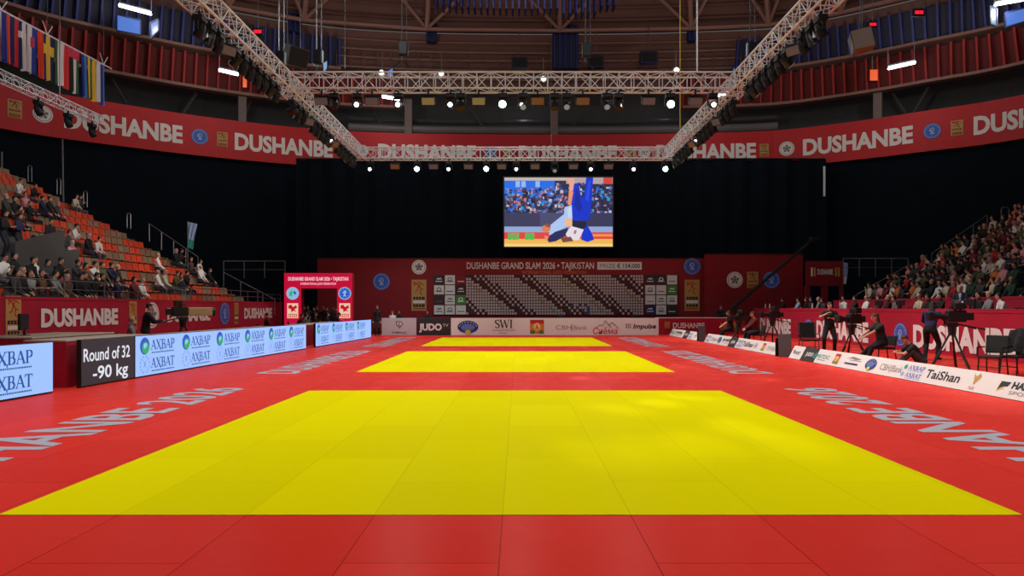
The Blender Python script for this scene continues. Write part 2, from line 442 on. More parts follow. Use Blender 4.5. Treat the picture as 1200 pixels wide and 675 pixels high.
# roof deck and its beams
RCEN = V((1.0, 12.0))
def roof_pt(s, t, dz=0):
    p, _ = ring_at(s, 1.3); q = p.lerp(RCEN, t)
    return V((q.x, q.y, 23.6 + 30 * t + dz))
b = MB(); N = 60; T = [0, .1, .2, .3, .45, .6]
g = [[roof_pt(RS[-1] * k / N, t, .8) for k in range(N + 1)] for t in T]
for j in range(len(T) - 1):
    b.add(g[j] + g[j + 1], [(k, k + 1, N + 2 + k, N + 1 + k) for k in range(N)], BROWN)
struct(b.build('ceiling'))
b = MB()
for t in (.012, .03, .05, .072, .1, .14, .19):
    pts = [roof_pt(RS[-1] * k / N, t, .45) for k in range(N + 1)]
    b.path(pts, .09, BROWN, 4)
struct(b.build('ceiling_purlin'))
nodes_px = (-60, 60, 180, 262, 353, 500, 655, 808, 900, 990, 1090, 1200)
for a_, c_ in zip(nodes_px, nodes_px[1:]):
    sa = ring_px(max(a_, 1)) if a_ > 0 else 30; sc = ring_px(min(c_, 1199))
    tn = .03
    A = roof_pt(sa, tn, -.35); D = roof_pt(sc, tn, -.35)
    m1 = roof_pt((sa * .62 + sc * .38), .11, -.35); m2 = roof_pt((sa * .38 + sc * .62), .11, -.35)
    b = MB(); b.tube(A, D, .16, BEAM, 6); b.tube(A, m1, .13, BEAM, 6); b.tube(D, m2, .13, BEAM, 6)
    b.tube(A, roof_pt(sa, .3, -.35), .2, BEAM, 6)
    struct(b.build('ceiling_beam'))
# dark service galleries hung below the roof
b = MB()
for z, off in ((20.9, -.1), (21.6, .1), (22.3, .4), (22.9, .6), (23.6, .9)):
    pts = []
    s0, s1 = ring_px(395), ring_px(865)
    for k in range(31):
        p, _ = ring_at(s0 + (s1 - s0) * k / 30, off + .4); pts.append(V((p.x, p.y, z)))
    b.path(pts, .07, BEAM, 4)
    if 22.5 < z < 23:
        for p in pts: b.tube(p, p - V((0, 0, 1.6)), .05, BROWN, 4)
struct(b.build('ceiling_gallery_rail'))
# big blue pillars coming down from the roof
for px, w, zt in ((661, 1.05, 28.6), (507, .42, 27.5), (806, .3, 27.5), (344, .5, 27.5)):
    p, n = ring_at(ring_px(px), 1.7)
    b = MB(); Mx = Matrix.Translation((p.x, p.y, 0)) @ Matrix.Rotation(math.atan2(n.x, -n.y), 4, 'Z')
    b.box((-w, -.3, 21.3 if w > .9 else 23.4), (w, .3, zt), BLUEB, Mx)
    for k in range(int(w / .25) + 1):
        x = -w + .12 + k * (2 * w - .24) / max(1, int(w / .25))
        b.box((x - .05, -.45, 21.3 if w > .9 else 23.4), (x + .05, -.28, zt), BLUES, Mx)
    struct(b.build('column_blue'))
# red wedge faces beside the upper corners are part of the slat bands; hanging blue baffles over the hall
k = 0
for px in np.arange(512, 724, 7.4):
    lit = 656 < px < 704
    p = at(px, 0, 40 + .0002 * (px - 610) ** 2)
    h = 9 + 5 * math.sin((px - 505) / 70)
    z0 = EYE + (CY - h - (6 if lit else 0)) * p.y / F
    b = MB(); b.box((-.05, -.5, 0), (.05, .5, 2.4), PANEL2 if False else BLUES); b.box((-.06, -.5, -.04), (.06, .5, 0), BLUEB)
    o = b.build('baffle', None, (p.x, p.y, z0))
    tag(o, 'narrow blue vertical baffle hanging under the middle of the roof', 'baffle', 'hanging blue baffles')

# ---------------------------------------------------------------- curtain with the big screen
DY = 54.
def drape(x0, x1, z0, z1, Y, name, label, amp=.16):
    b = MB(); n = int((x1 - x0) / .35); vs = []
    for k in range(n + 1):
        x = x0 + (x1 - x0) * k / n; y = Y + amp * math.sin(k * 1.3) + .5 * amp * math.sin(k * .57)
        vs += [V((x, y, z0)), V((x, y, z1))]
    b.add(vs, [(2*k, 2*k+2, 2*k+3, 2*k+1) for k in range(n)], DRAPE)
    vs2 = [v + V((0, .06, 0)) for v in vs]
    b.add(vs2, [(2*k+1, 2*k+3, 2*k+2, 2*k) for k in range(n)], DRAPE)
    return tag(b.build(name), label, 'curtain')
a0 = at(347, 187, DY); a1 = at(967, 187, DY)
cur = drape(a0.x, a1.x, 0, a0.z, DY, 'stage_curtain', 'tall black pleated curtain hanging behind the big video screen')
b = MB(); b.tube((a0.x, DY, a0.z + .05), (a1.x, DY, a0.z + .05), .07, BLACK, 8); b.build('rail', cur)
b = MB(); p = at(966, 195, 53.6); q = at(966, 230, 53.6); b.tube(p, q, .09, ALU, 8)
tag(b.build('curtain_weight_pole'), 'short pale pole at the upper corner of the black curtain', 'pole')

SY = 52.
s0 = at(591, 289, SY); s1 = at(718, 208, SY)
SW, SH = s1.x - s0.x, s1.z - s0.z
scr = thing('video_screen', 'large lit video screen showing two judoka, hung on the black curtain', 'screen', (s0.x, SY, s0.z))
b = MB(); b.rbox((-.12, .02, -.12), (SW + .12, .4, SH + .12), BLACK, .03); b.build('housing', scr)
LED = {}
def led(rgb, e=.9):
    k = 'led_%d_%d_%d' % rgb
    return mat(k, rgb, .4, emit=e)
def sp(x, y): return ((x - 82) / 846 * SW, (598 - y) / 538 * SH)
b = MB(); lay = [0]
def sq(pts, rgb):
    lay[0] += 1
    b.flat(V((0, .015 - .00002 * lay[0], 0)), V((1, 0, 0)), V((0, 0, 1)), [sp(*p) for p in pts], led(rgb))
def sr(x0, y0, x1, y1, rgb): sq([(x0, y1), (x1, y1), (x1, y0), (x0, y0)], rgb)
sr(82, 60, 928, 598, (45, 45, 75))
sr(82, 60, 565, 84, (200, 185, 175)); sr(565, 60, 928, 110, (185, 165, 170))
sr(82, 84, 475, 200, (25, 110, 235))
R = random.Random(3)
pal = [(20, 22, 48), (35, 30, 60), (60, 50, 85), (90, 75, 110), (150, 130, 160), (60, 120, 220), (30, 90, 200), (205, 190, 205), (200, 120, 140), (18, 18, 30), (40, 160, 210), (110, 60, 80)]
for k in range(520):
    x = R.uniform(82, 912); y = R.uniform(100 if x > 440 else 140, 330); w = R.uniform(10, 26); h = R.uniform(10, 26)
    if x + w > 928: continue
    sr(x, y, x + w, y + h, R.choice(pal))
for x in (170, 215, 325): sr(x, 88, x + 34, 135, (150, 190, 250))
sr(855, 60, 925, 110, (215, 70, 60))
sr(82, 335, 928, 450, (58, 58, 92)); sr(360, 335, 560, 440, (75, 75, 112))
sr(82, 442, 928, 490, (150, 175, 222))
sr(82, 486, 928, 552, (232, 72, 58)); sr(720, 500, 928, 520, (250, 150, 90))
sr(82, 538, 928, 598, (250, 190, 92)); sr(82, 575, 928, 598, (255, 215, 130))
for x, w in ((112, 26), (144, 34), (182, 14), (245, 30), (280, 36)):
    sr(x, 492, x + w, 545, (60, 200, 90)); sr(x + w * .35, 505, x + w * .65, 518, (232, 72, 58))
sq([(620,110),(662,100),(684,222),(702,212),(722,60),(776,60),(762,262),(748,392),(615,398),(604,300)], (14, 52, 205))
sq([(640,150),(655,150),(690,300),(660,330),(630,280)], (10, 38, 165)); sq([(735,90),(760,80),(740,250),(715,230)], (30, 75, 235))
sq([(700,395),(735,440),(772,508),(782,545),(730,562),(684,545),(690,450)], (16, 56, 210))
sq([(612,395),(722,402),(724,440),(690,470),(612,440)], (32, 32, 60))
sq([(562,66),(630,62),(628,100),(618,165),(590,165),(588,110)], (240, 170, 150)); sq([(586,162),(622,170),(602,275),(578,272)], (246, 150, 110))
sq([(552,292),(608,272),(614,380),(560,445),(470,505),(430,505),(442,430),(548,345)], (178, 205, 250))
sq([(575,300),(605,290),(608,360),(580,380)], (205, 222, 252))
sq([(418,545),(440,510),(480,482),(584,448),(562,512),(485,556),(430,566)], (40, 44, 96))
sq([(604,438),(702,465),(664,548),(592,548),(560,500)], (236, 228, 238)); sq([(628,470),(648,470),(640,500),(622,498)], (190, 120, 140))
sq([(520,530),(600,520),(622,555),(540,565)], (120, 80, 70))
sq([(553,382),(612,378),(612,440),(556,442)], (250, 190, 140))
sq([(372,470),(388,430),(420,418),(446,440),(440,470),(410,490)], (225, 130, 90)); sq([(388,430),(420,418),(446,440),(428,450)], (150, 80, 60))
sq([(395,510),(425,520),(418,560),(402,548)], (235, 150, 120))
b.build('display', scr)
UX, UZ, NB = V((1, 0, 0)), V((0, 0, 1)), V((0, -1, 0))
# serif letters drawn from strokes, unit cap height
GL = {'A': (.82, [(.06,0,.38,1,.06),(.38,1,.72,0,.14),(.17,.35,.58,.35,.06),(-.05,.02,.22,.02,.05),(.56,.02,.88,.02,.05)]),
      'X': (.84, [(.1,1,.7,0,.14),(.68,1,.12,0,.06),(-.02,.98,.26,.98,.05),(.54,.98,.84,.98,.05),(-.02,.02,.26,.02,.05),(.54,.02,.86,.02,.05),(.8,.02,.84,-.2,.08)]),
      'B': (.78, [(.18,0,.18,1,.14),(.02,.98,.5,.98,.06),(.5,.98,.6,.78,.11),(.6,.78,.5,.54,.11),(.18,.53,.52,.53,.06),(.52,.53,.68,.28,.13),(.68,.28,.52,.03,.13),(.02,.02,.52,.02,.06)]),
      'P': (.72, [(.18,0,.18,1,.14),(.02,.98,.5,.98,.06),(.5,.98,.64,.74,.13),(.64,.74,.5,.47,.13),(.18,.47,.5,.47,.06),(.0,.02,.36,.02,.05)]),
      'T': (.78, [(.36,0,.36,1,.14),(0,.97,.72,.97,.07),(.02,1,.02,.76,.06),(.7,1,.7,.76,.06),(.2,.02,.52,.02,.05)]),
      'S': (.66, [(.56,.8,.42,.96,.08),(.42,.96,.2,.94,.08),(.2,.94,.1,.76,.12),(.1,.76,.22,.58,.13),(.22,.58,.46,.44,.14),(.46,.44,.58,.24,.13),(.58,.24,.44,.05,.1),(.44,.05,.22,.03,.08),(.22,.03,.08,.2,.08)]),
      'W': (1.05, [(.04,1,.28,0,.12),(.28,0,.5,.95,.05),(.48,1,.74,0,.12),(.74,0,.96,1,.05),(-.06,.98,.2,.98,.05),(.84,.98,1.06,.98,.05)]),
      'I': (.4, [(.18,0,.18,1,.13),(.02,.98,.34,.98,.05),(.02,.02,.34,.02,.05)])}
def serif(B, s, o, u, v, m, h, W=None):
    w = sum(GL[c][0] for c in s); k = (W / w) if W else h; x = 0
    for c in s:
        for x0, y0, x1, y1, t in GL[c][1]:
            a = V(((x + x0) * k, y0 * h)); b_ = V(((x + x1) * k, y1 * h)); d = (b_ - a).normalized(); n = V((-d.y, d.x)) * t * .62 * (k if abs(d.y) > .5 else h)
            B.flat(o, u, v, [a - n, b_ - n, b_ + n, a + n], m)
        x += GL[c][0]

# ---------------------------------------------------------------- red back walls with the draw board
WY = 46.
wa, wb = at(372, 303, WY), at(826, 300, WY)
b = MB(); b.box((wa.x, WY, 0), (wb.x, WY + .15, wa.z), MAROON); b.box((wa.x, WY - .02, wa.z - .05), (wb.x, WY + .17, wa.z + .03), REDB)
back = tag(b.build('red_back_wall'), 'wide dark red display wall with the competition draw below the black curtain', 'display wall')
def Pw(px, py, Y=WY, k=1): 
    p = at(px, py, Y - .006 * k); return p
def wall_emblem(par, px, py, rp, kind, Y):
    b = MB(); emblem(b, Pw(px, py, Y, 2), UX, UZ, rp * Y / F, kind, NB, .006); b.build('emblem', par)
b = MB(); p = Pw(547, 315, WY, 2); put_text(b, 'DUSHANBE GRAND SLAM 2026 \u2022 TAJIKISTAN', p, UX, UZ, LETTER, 8 * WY / F, W=149 * WY / F, bold=.012); b.build('lettering', back)
b = MB(); p = Pw(612, 321, WY, 2); put_text(b, 'INTERNATIONAL JUDO FEDERATION', p, UX, UZ, ORANGEP, 4 * WY / F, W=75 * WY / F); b.build('lettering', back)
b = MB(); p0, p1 = Pw(700, 316, WY, 2), Pw(752, 307, WY, 2)
b.poly([p0, V((p1.x, p0.y, p0.z)), p1 , V((p0.x, p0.y, p1.z))], LETTER)
put_text(b, 'PRIZE', Pw(703, 314, WY, 3), UX, UZ, GREYP, 5.2 * WY / F, W=18 * WY / F); put_text(b, '\u20ac 154.000', Pw(723, 314, WY, 3), UX, UZ, INK, 5.2 * WY / F, W=27 * WY / F, bold=.015)
b.build('prize_label', back)
for px, py, r, k in ((491, 313, 8.5, 'white'), (491, 346, 14, 'gold_tall'), (447, 330, 10, 'blue'), (811, 312, 10, 'blue'), (811, 346, 14, 'gold_tall')):
    wall_emblem(back, px, py, r, k, WY)
# draw board: sponsor tiles at both ends, diagonal pattern of little sheets between
BY = WY - .12
q0, q1 = at(507.5, 369, BY), at(795, 322, BY)
board = thing('draw_board', 'long pale competition draw board between sponsor tiles on the red wall', 'board', (q0.x, BY, q0.z))
bw, bh = q1.x - q0.x, q1.z - q0.z
b = MB(); b.box((0, 0, 0), (bw, .08, bh), REDB); b.build('panel', board)
pxw = lambda px: (px - 507.5) * BY / F
b = MB(); nx, ny = 66, 14; x0, x1 = pxw(546), pxw(754); R = random.Random(5)
cw, chh = (x1 - x0) / nx, bh / ny
SHEET = mat('sheet_print', (196, 184, 180), .7); SHEETG = mat('sheet_print_olive', (165, 165, 120), .7); SHEETB = mat('sheet_print_blue', (60, 80, 130), .7); SHEETD = mat('sheet_print_dark', (52, 30, 34), .7)
for j in range(ny):
    for i in range(nx):
        ph = (i + 1.35 * j) % 17.5 if False else (i - 1.45 * j) % 18
        m = SHEET
        if ph < 2.2: m = SHEETD
        elif ph < 7 and (i + j) % 2 == 0: m = SHEETD
        elif 14.5 < ph < 16 and R.random() < .5: m = SHEETG
        elif j > 9 and 38 < i < 46 and R.random() < .5: m = SHEETB
        g = .12
        b.rect(V((x0 + i * cw, -.004, j * chh)) if False else V((x0 + i * cw, -.004, bh - (j + 1) * chh)), UX, UZ, g * cw, g * chh, (1 - g) * cw, (1 - g) * chh, m)
b.build('draw_sheets', board)
tcol = [[(DARK), WHITE, MAROON], [WHITE, WHITE, SHEETD], [DARK, WHITE, GREENP], [WHITE, WHITE, WHITE]]
tcol2 = [[DARK, DARK, WHITE], [WHITE, WHITE, GREENP], [WHITE, WHITE, WHITE], [NAVY, WHITE, DARK]]
for xs, cols in ((pxw(508), tcol), (pxw(755.5), tcol2)):
    for j in range(4):
        for i in range(3):
            w = pxw(520.3) - pxw(507.5); h = bh / 4
            o = V((xs + i * w, -.004, bh - (j + 1) * h)); m = cols[j][i]
            b = MB(); b.rect(o, UX, UZ, .04, .03, w - .03, h - .03, m)
            ink = INK if m is WHITE else LETTER; o2 = o + NB * .003
            if (i + j) % 3 == 0: b.flat(o2, UX, UZ, [(.2*w,.45*h),(.4*w,.72*h),(.5*w,.6*h),(.62*w,.74*h),(.8*w,.45*h),(.62*w,.6*h),(.5*w,.48*h),(.4*w,.6*h)], ink)
            elif (i + j) % 3 == 1: b.disc(o2, UX, UZ, .5 * w, .55 * h, .22 * w, GREYP if m is WHITE else ink, .2 * h, 12); b.disc(o2 + NB * .003, UX, UZ, .5 * w, .55 * h, .12 * w, m, .12 * h, 10)
            b.rect(o2, UX, UZ, .2 * w, .3 * h, .8 * w, .38 * h, ink if (i, j) != (0, 2) else REDP)
            b.build('sponsor_tile', board)
WB = 45.2
pa, pb = at(826, 300, WB), at(941, 298, WB)
b = MB(); b.box((pa.x, WB, 0), (pb.x, WB + .15, pb.z), MAROON); b.box((pa.x, WB - .02, pb.z - .05), (pb.x, WB + .17, pb.z + .03), REDB)
back2 = tag(b.build('red_back_wall'), 'shorter dark red wall panel with three round and square marks behind the jib arm', 'display wall')
for px, py, r, k in ((861, 328, 9.5, 'white'), (882, 328, 9, 'gold'), (904, 328, 10, 'blue')): wall_emblem(back2, px, py, r, k, WB)

# small red balcony with dark openings on the far right corner
GY = 43.
pa, pb, pc = at(945, 335, GY), at(988, 306, GY), at(945, 360, GY)
bal = thing('balcony', 'small red corner balcony with dark openings beneath, beside the pale blue flag', 'balcony', (pa.x, GY, 0))
w = pb.x - pa.x
b = MB(); b.box((0, 0, pa.z), (w, .15, pb.z), MAROON); b.build('banner_panel', bal)
b = MB(); put_text(b, 'DUSHANBE', V((w * .3, -.012, pa.z + .72)), UX, UZ, LETTER, .35, W=w * .42, bold=.02)
for x in (.12, .2, .78, .86): b.rect(V((w * x, -.012, pa.z + .6)), UX, UZ, 0, 0, .12, .55, GOLD if x > .15 else LETTER)
b.build('lettering', bal)
b = MB(); b.box((0, .05, 0), (.25, .3, pa.z), MAROON); b.box((w * .45, .05, 0), (w * .6, .3, pa.z), MAROON); b.box((w - .12, .05, 0), (w, .3, pa.z), MAROON); b.build('post', bal)
b = MB(); b.box((.25, .8, 0), (w - .12, .9, pa.z), BLUEB); b.build('dark_opening', bal)

# ---------------------------------------------------------------- far sponsor boards
FY = 39.4
def prints(par, fn):
    """runs fn and links every separate mark it prints as a part of its own"""
    L = []
    class P:
        def new(s): L.append(MB()); return L[-1]
    fn(P())
    for b in L: b.build('print', par)
def far_board(px0, px1, m, label, draw, cat='advertising board'):
    p = at(px0, 393.2, FY); w = (px1 - px0) * FY / F; h = 1.0
    t = thing('sponsor_board', label, cat, (p.x, FY, 0), 0, 'sponsor boards across the far end')
    b = MB(); b.rbox((.01, 0, .0), (w - .01, .06, h), m, .012); b.build('panel', t)
    b = MB()
    for x in (.25, w - .25): b.box((x - .03, .06, 0), (x + .03, .5, .05), BLACK); b.box((x - .03, .06, 0), (x + .03, .1, .8), BLACK)
    b.build('support', t)
    prints(t, lambda B: draw(B, V((0, -.006, 0)), w, h))
def d_zyr(B, o, w, h):
    B = B.new()
    put_text(B, 'SYMPALE', o, UX, UZ, INK, .12, W=.85, x=w/2, y=.1, al='c', bold=.02)
    c = o + V((w/2 + .02, -.004, .63))
    B.flat(c, UX, UZ, [(-.2,.2),(.12,.2),(.24,.02),(.12,-.14),(0,-.28),(-.06,-.14),(-.16,-.1),(-.2,.02)], GREYP); B.flat(c + NB*.004, UX, UZ, [(-.12,.13),(.08,.13),(.15,.02),(.06,-.06),(-.12,-.02)], OFFW)
    B.rect(c + NB*.006, UX, UZ, -.06, -.02, .04, .1, GREYP)
def d_judo(B, o, w, h):
    B = B.new()
    put_text(B, 'JUDO', o, UX, UZ, OFFW, .38, W=1.32, x=.13, y=.3, bold=.045); put_text(B, 'TV', o, UX, UZ, OFFW, .17, W=.33, x=1.5, y=.5)
def dome(B, o, n, r, u=UX, v=UZ):
    B.disc(o, u, v, 0, 0, r, LBLUE, r * .62); B.disc(o + n*.004, u, v, 0, 0, r * .95, NAVY, r * .57); B.disc(o + n*.008, u, v, 0, -.05*r, r * .66, BLUEP, r * .4)
    for k in range(9):
        a = PI * (k + .5) / 9; B.disc(o + n*.012, u, v, .8*r*math.cos(a), .45*r*math.sin(a), .05*r, WHITE, n=6)
    for k in range(7):
        a = PI * (k + .5) / 7; B.flat(o + n*.014, u, v, [(0,-.3*r),(.62*r*math.cos(a-.07),.36*r*math.sin(a-.07)-.1*r),(.62*r*math.cos(a+.07),.36*r*math.sin(a+.07)-.1*r)], LBLUE)
    B.disc(o + n*.018, u, v, 0, -.42*r, .3*r, GREENP, .24*r, 14); B.disc(o + n*.022, u, v, 0, -.46*r, .24*r, YELLOWP, .2*r, 14)
def crest(B, o, n, r, u=UX, v=UZ):
    B.rect(o, u, v, -r, -r, r, r, ORANGEP); B.rect(o + n*.003, u, v, -r, .45*r, r, r, REDP); B.rect(o + n*.003, u, v, -r, -r, -.3*r, -.5*r, GREENP); B.rect(o + n*.003, u, v, .3*r, -r, r, -.5*r, GREENP)
    B.disc(o + n*.006, u, v, 0, 0, .6*r, YELLOWP); B.disc(o + n*.009, u, v, 0, .05*r, .4*r, WHITE); B.flat(o + n*.012, u, v, [(-.25*r,-.3*r),(-.1*r,.35*r),(.1*r,.35*r),(.25*r,-.3*r)], ORANGEP)
def d_white(P, o, w, h):
    X = lambda px: (px - 528) * FY / F
    B = P.new()
    dome(B, o + V((X(548), 0, .48)), NB, .62)
    B = P.new()
    serif(B, 'SWI', o + V((X(579), 0, .42)), UX, UZ, INK, .48, W=1.08)
    B.rect(o, UX, UZ, X(577), .33, X(604), .345, REDP); B.rect(o, UX, UZ, X(584), .12, X(594), .15, GREYP)
    for k in range(9): B.rect(o, UX, UZ, X(577 + 3*k), .255, X(579 + 3*k), .285, GREYP)
    B = P.new()
    crest(B, o + V((X(629), 0, .49)), NB, .4)
    B = P.new()
    put_text(B, 'CBH', o, UX, UZ, GREYP, .26, W=.9, x=X(651), y=.33); B.rect(o, UX, UZ, X(669.5), .22, X(670.3), .66, GREYP); put_text(B, 'Bank', o, UX, UZ, GREYP, .24, W=.78, x=X(672), y=.33)
    B = P.new()
    put_text(B, '\u0421\u0438\u0451\u043c\u0430', o, UX, UZ, REDP, .36, W=1.42, x=X(694.5), y=.08, bold=.012, shear=.12)
    for pts in (([(698,.44),(703,.62),(706,.55),(709,.86),(716,.45)]), ([(713,.55),(717,.76),(725,.4)])):
        pp = [o + V((X(a), -.006, z)) for a, z in pts]; B.path(pp, .022, GREYP, 4)
    B = P.new()
    put_text(B, 'Impulse', o, UX, UZ, INK, .27, W=1.33, x=X(741.5), y=.4, bold=.03, shear=.22)
    for i in range(3):
        for j in range(3): B.rect(o, UX, UZ, X(733) + .11*i, .42 + .09*j, X(733) + .11*i + .07, .42 + .09*j + .06, GREYP if (i+j) % 2 else INK)
far_board(447, 488, mat('pale_grey_board', (196, 196, 200), .6), 'pale grey sponsor board with a shield mark, beside the JUDO TV board', d_zyr)
far_board(488.3, 528, DARK, 'dark sponsor board reading JUDO TV', d_judo)
far_board(528.3, 772, OFFW, 'long white sponsor board with SWI and Impulse lettering', d_white)

# ---------------------------------------------------------------- LED boards along the left edge
def lb(Y, off=0): return V((-8.77 + .0425 * (Y - 13.7) - off, Y, 0))
LU = V((.0425, 1, 0)).normalized(); LN = V((LU.y, -LU.x, 0))
def led_board(y0, y1, label, face, draw, z1=.97):
    t = thing('led_board', label, 'LED board', lb((y0 + y1) / 2), 0, 'LED boards along the mat edge')
    L = (lb(y1) - lb(y0)).length; o = lb(y0) - lb((y0 + y1) / 2)
    Mx = Matrix.Translation(o) @ Matrix(((LU.x, -LN.x, 0, 0), (LU.y, -LN.y, 0, 0), (0, 0, 1, 0), (0, 0, 0, 1)))
    b = MB(); b.rbox((.004, .012, 0), (L - .004, .1, z1), BLACK, .01, Mx); b.build('housing', t)
    b = MB(); o2 = o + V((0, 0, .035)); b.rect(o2, LU, UZ, .012, 0, L - .012, z1 - .045, face)
    draw(b, o + LN * .004, L); b.build('display', t)
    b = MB(); x = .6
    while x < L: b.box((x - .03, .1, 0), (x + .03, .27, .05), BLACK, Mx); b.box((x - .03, .1, 0), (x + .03, .14, .8), BLACK, Mx); x += 1.8
    b.build('support', t)
def ax_cols(starts):
    def draw(B, o, L):
        for s in starts:
            for row, (word, zb) in enumerate((('AXBAP', .62), ('AXBAT', .19))):
                c = o + V((0, 0, zb)) + LU * (s + .27)
                if row == 0:
                    B.disc(c, LU, UZ, 0, .1, .19, LEDBL, .2); B.disc(c + LN*.002, LU, UZ, .03, .06, .14, LEDGR, .14); B.disc(c + LN*.003, LU, UZ, .02, .1, .07, LEDBG, .07); B.flat(c + LN*.004, LU, UZ, [(.0,.05),(.12,.12),(.05,-.02)], LEDGR)
                else:
                    for sg in (-1, 1):
                        for k in range(6): 
                            a = -1.2 + 2.4 * k / 5; B.disc(c + LN*.002, LU, UZ, sg * .18 * math.cos(a), .1 + .19 * math.sin(a), .022, LEDLN, .035, 8)
                    B.flat(c + LN*.002, LU, UZ, [(-.08,.0),(-.02,.1),(-.09,.22),(.0,.14),(.09,.22),(.02,.1),(.08,0),(0,.07)], LEDLN)
                serif(B, word, o + V((0, 0, zb)) + LU * (s + .52) + LN*.002, LU, UZ, LEDTX, .23, W=1.02)
                x = s + .54; R = random.Random(2)
                while x < s + 1.5:
                    w = R.uniform(.02, .05); B.rect(o + LN*.002, LU, UZ, x, zb - .085, x + w, zb - .055, LEDDK); x += w + .012
    return draw
led_board(8.9, 12.93, 'pale blue LED board at the front of the row, cut off by the picture edge', LEDBG, ax_cols((.1, 1.98)))
def d_round(B, o, L):
    put_text(B, 'Round of 32', o, LU, UZ, LEDWH, .27, W=L * .86, x=L*.04, y=.52, bold=.014); put_text(B, '-90 kg', o, LU, UZ, LEDWH, .27, W=L * .66, x=L*.2, y=.14, bold=.016)
led_board(13.7, 15.48, 'dark grey LED board reading Round of 32 and -90 kg', LEDBK, d_round)
led_board(15.5, 26.5, 'long pale blue LED board with six columns of repeated logos', LEDBG, ax_cols([.1 + 1.82 * k for k in range(6)]))
led_board(27.6, 36.3, 'pale blue LED board with four columns of logos in front of the red arch', LEDBG, ax_cols([.1 + 1.95 * k for k in range(4)]))

# red cloth-covered officials' tables behind the LED boards
def cloth_table(x0, y0, x1, y1, h, label, top=WOOD, cloth=RCLOTH):
    t = thing('officials_table', label, 'table', ((x0+x1)/2, (y0+y1)/2, 0))
    dx, dy = (x1-x0)/2, (y1-y0)/2
    b = MB(); b.rbox((-dx, -dy, h - .04), (dx, dy, h), top, .01); b.build('table_top', t)
    b = MB(); n = 60; per = []
    for (ax, ay), (bx, by) in zip(((-dx,-dy),(dx,-dy),(dx,dy),(-dx,dy)), ((dx,-dy),(dx,dy),(-dx,dy),(-dx,-dy))):
        m = max(2, int(math.hypot(bx-ax, by-ay) / .18))
        for k in range(m): per.append((ax + (bx-ax)*k/m, ay + (by-ay)*k/m))
    N = len(per); vs = []
    for i, (x, y) in enumerate(per):
        w = 1 + .012 * math.sin(i * 1.9) + .01
        vs += [V((x, y, h - .045)), V((x * (1 + .015*math.sin(i*1.7)/max(dx, .5)), y + .012*math.sin(i*2.3), .006))]
    b.add(vs, [(2*i, 2*((i+1)%N), 2*((i+1)%N)+1, 2*i+1) for i in range(N)], cloth); b.build('cloth', t)
    return t
cloth_table(-9.97, 13.75, -9.1, 16.9, .96, 'red-draped table end showing between the two nearest LED boards')
cloth_table(-11.9, 14.6, -10.4, 17.6, .98, 'pale-topped officials table carrying the black monitor')
cloth_table(-9.9, 18.3, -9.0, 26.2, .9, 'long red-draped table behind the six-column LED board')
cloth_table(-9.65, 28.2, -8.8, 34.5, .9, 'red-draped table behind the LED board near the arch')
def monitor(loc, rz, w, h, label, on=None):
    t = thing('monitor', label, 'monitor', loc, rz)
    b = MB(); b.rbox((-w/2, -.03, .12), (w/2, .03, .12 + h), BLACK, .012); b.build('housing', t)
    b = MB(); b.box((-.03, .0, .01), (.03, .04, .2), BLACK); b.rbox((-.13, -.09, 0), (.13, .11, .015), BLACK, .006); b.build('stand', t)
    return t
monitor((-11.3, 15.6, .98), -1.2, .62, .38, 'black monitor standing on the pale-topped table behind the left LED board')

# ---------------------------------------------------------------- lit red arch over the athletes' entrance
AY = 38.6
ar = thing('entrance_arch', 'glowing red entrance arch with white lettering and round emblems', 'arch', (at(373, 393, AY).x, AY, 0))
ax0, ax1 = at(333, 0, AY).x - ar.location.x, at(413, 0, AY).x - ar.location.x
iz = EYE + (CY - 338) * AY / F; oz = EYE + (CY - 320) * AY / F; ix0, ix1 = at(353, 0, AY).x - ar.location.x, at(395, 0, AY).x - ar.location.x
b = MB()
for x0, x1, z0, z1 in ((ax0, ix0, 0, iz), (ix1, ax1, 0, iz), (ax0, ax1, iz, oz)): b.box((x0, .02, z0), (x1, .5, z1), MAROON)
b.build('frame', ar)
b = MB()
for x0, x1, z0, z1 in ((ax0, ix0, 0, iz), (ix1, ax1, 0, iz), (ax0, ax1, iz, oz)): b.rect(V((0, 0, 0)), UX, UZ, x0, z0, x1, z1, LEDRED)
put_text(b, 'DUSHANBE GRAND SLAM 2026 \u2022 TAJIKISTAN', V((0, -.01, 0)), UX, UZ, LEDPK, .2, W=3.4, x=0, y=oz - .42, al='c', bold=.03)
put_text(b, 'INTERNATIONAL JUDO FEDERATION', V((0, -.01, 0)), UX, UZ, LEDPK, .12, W=2.0, x=0, y=oz - .66, al='c', bold=.02)
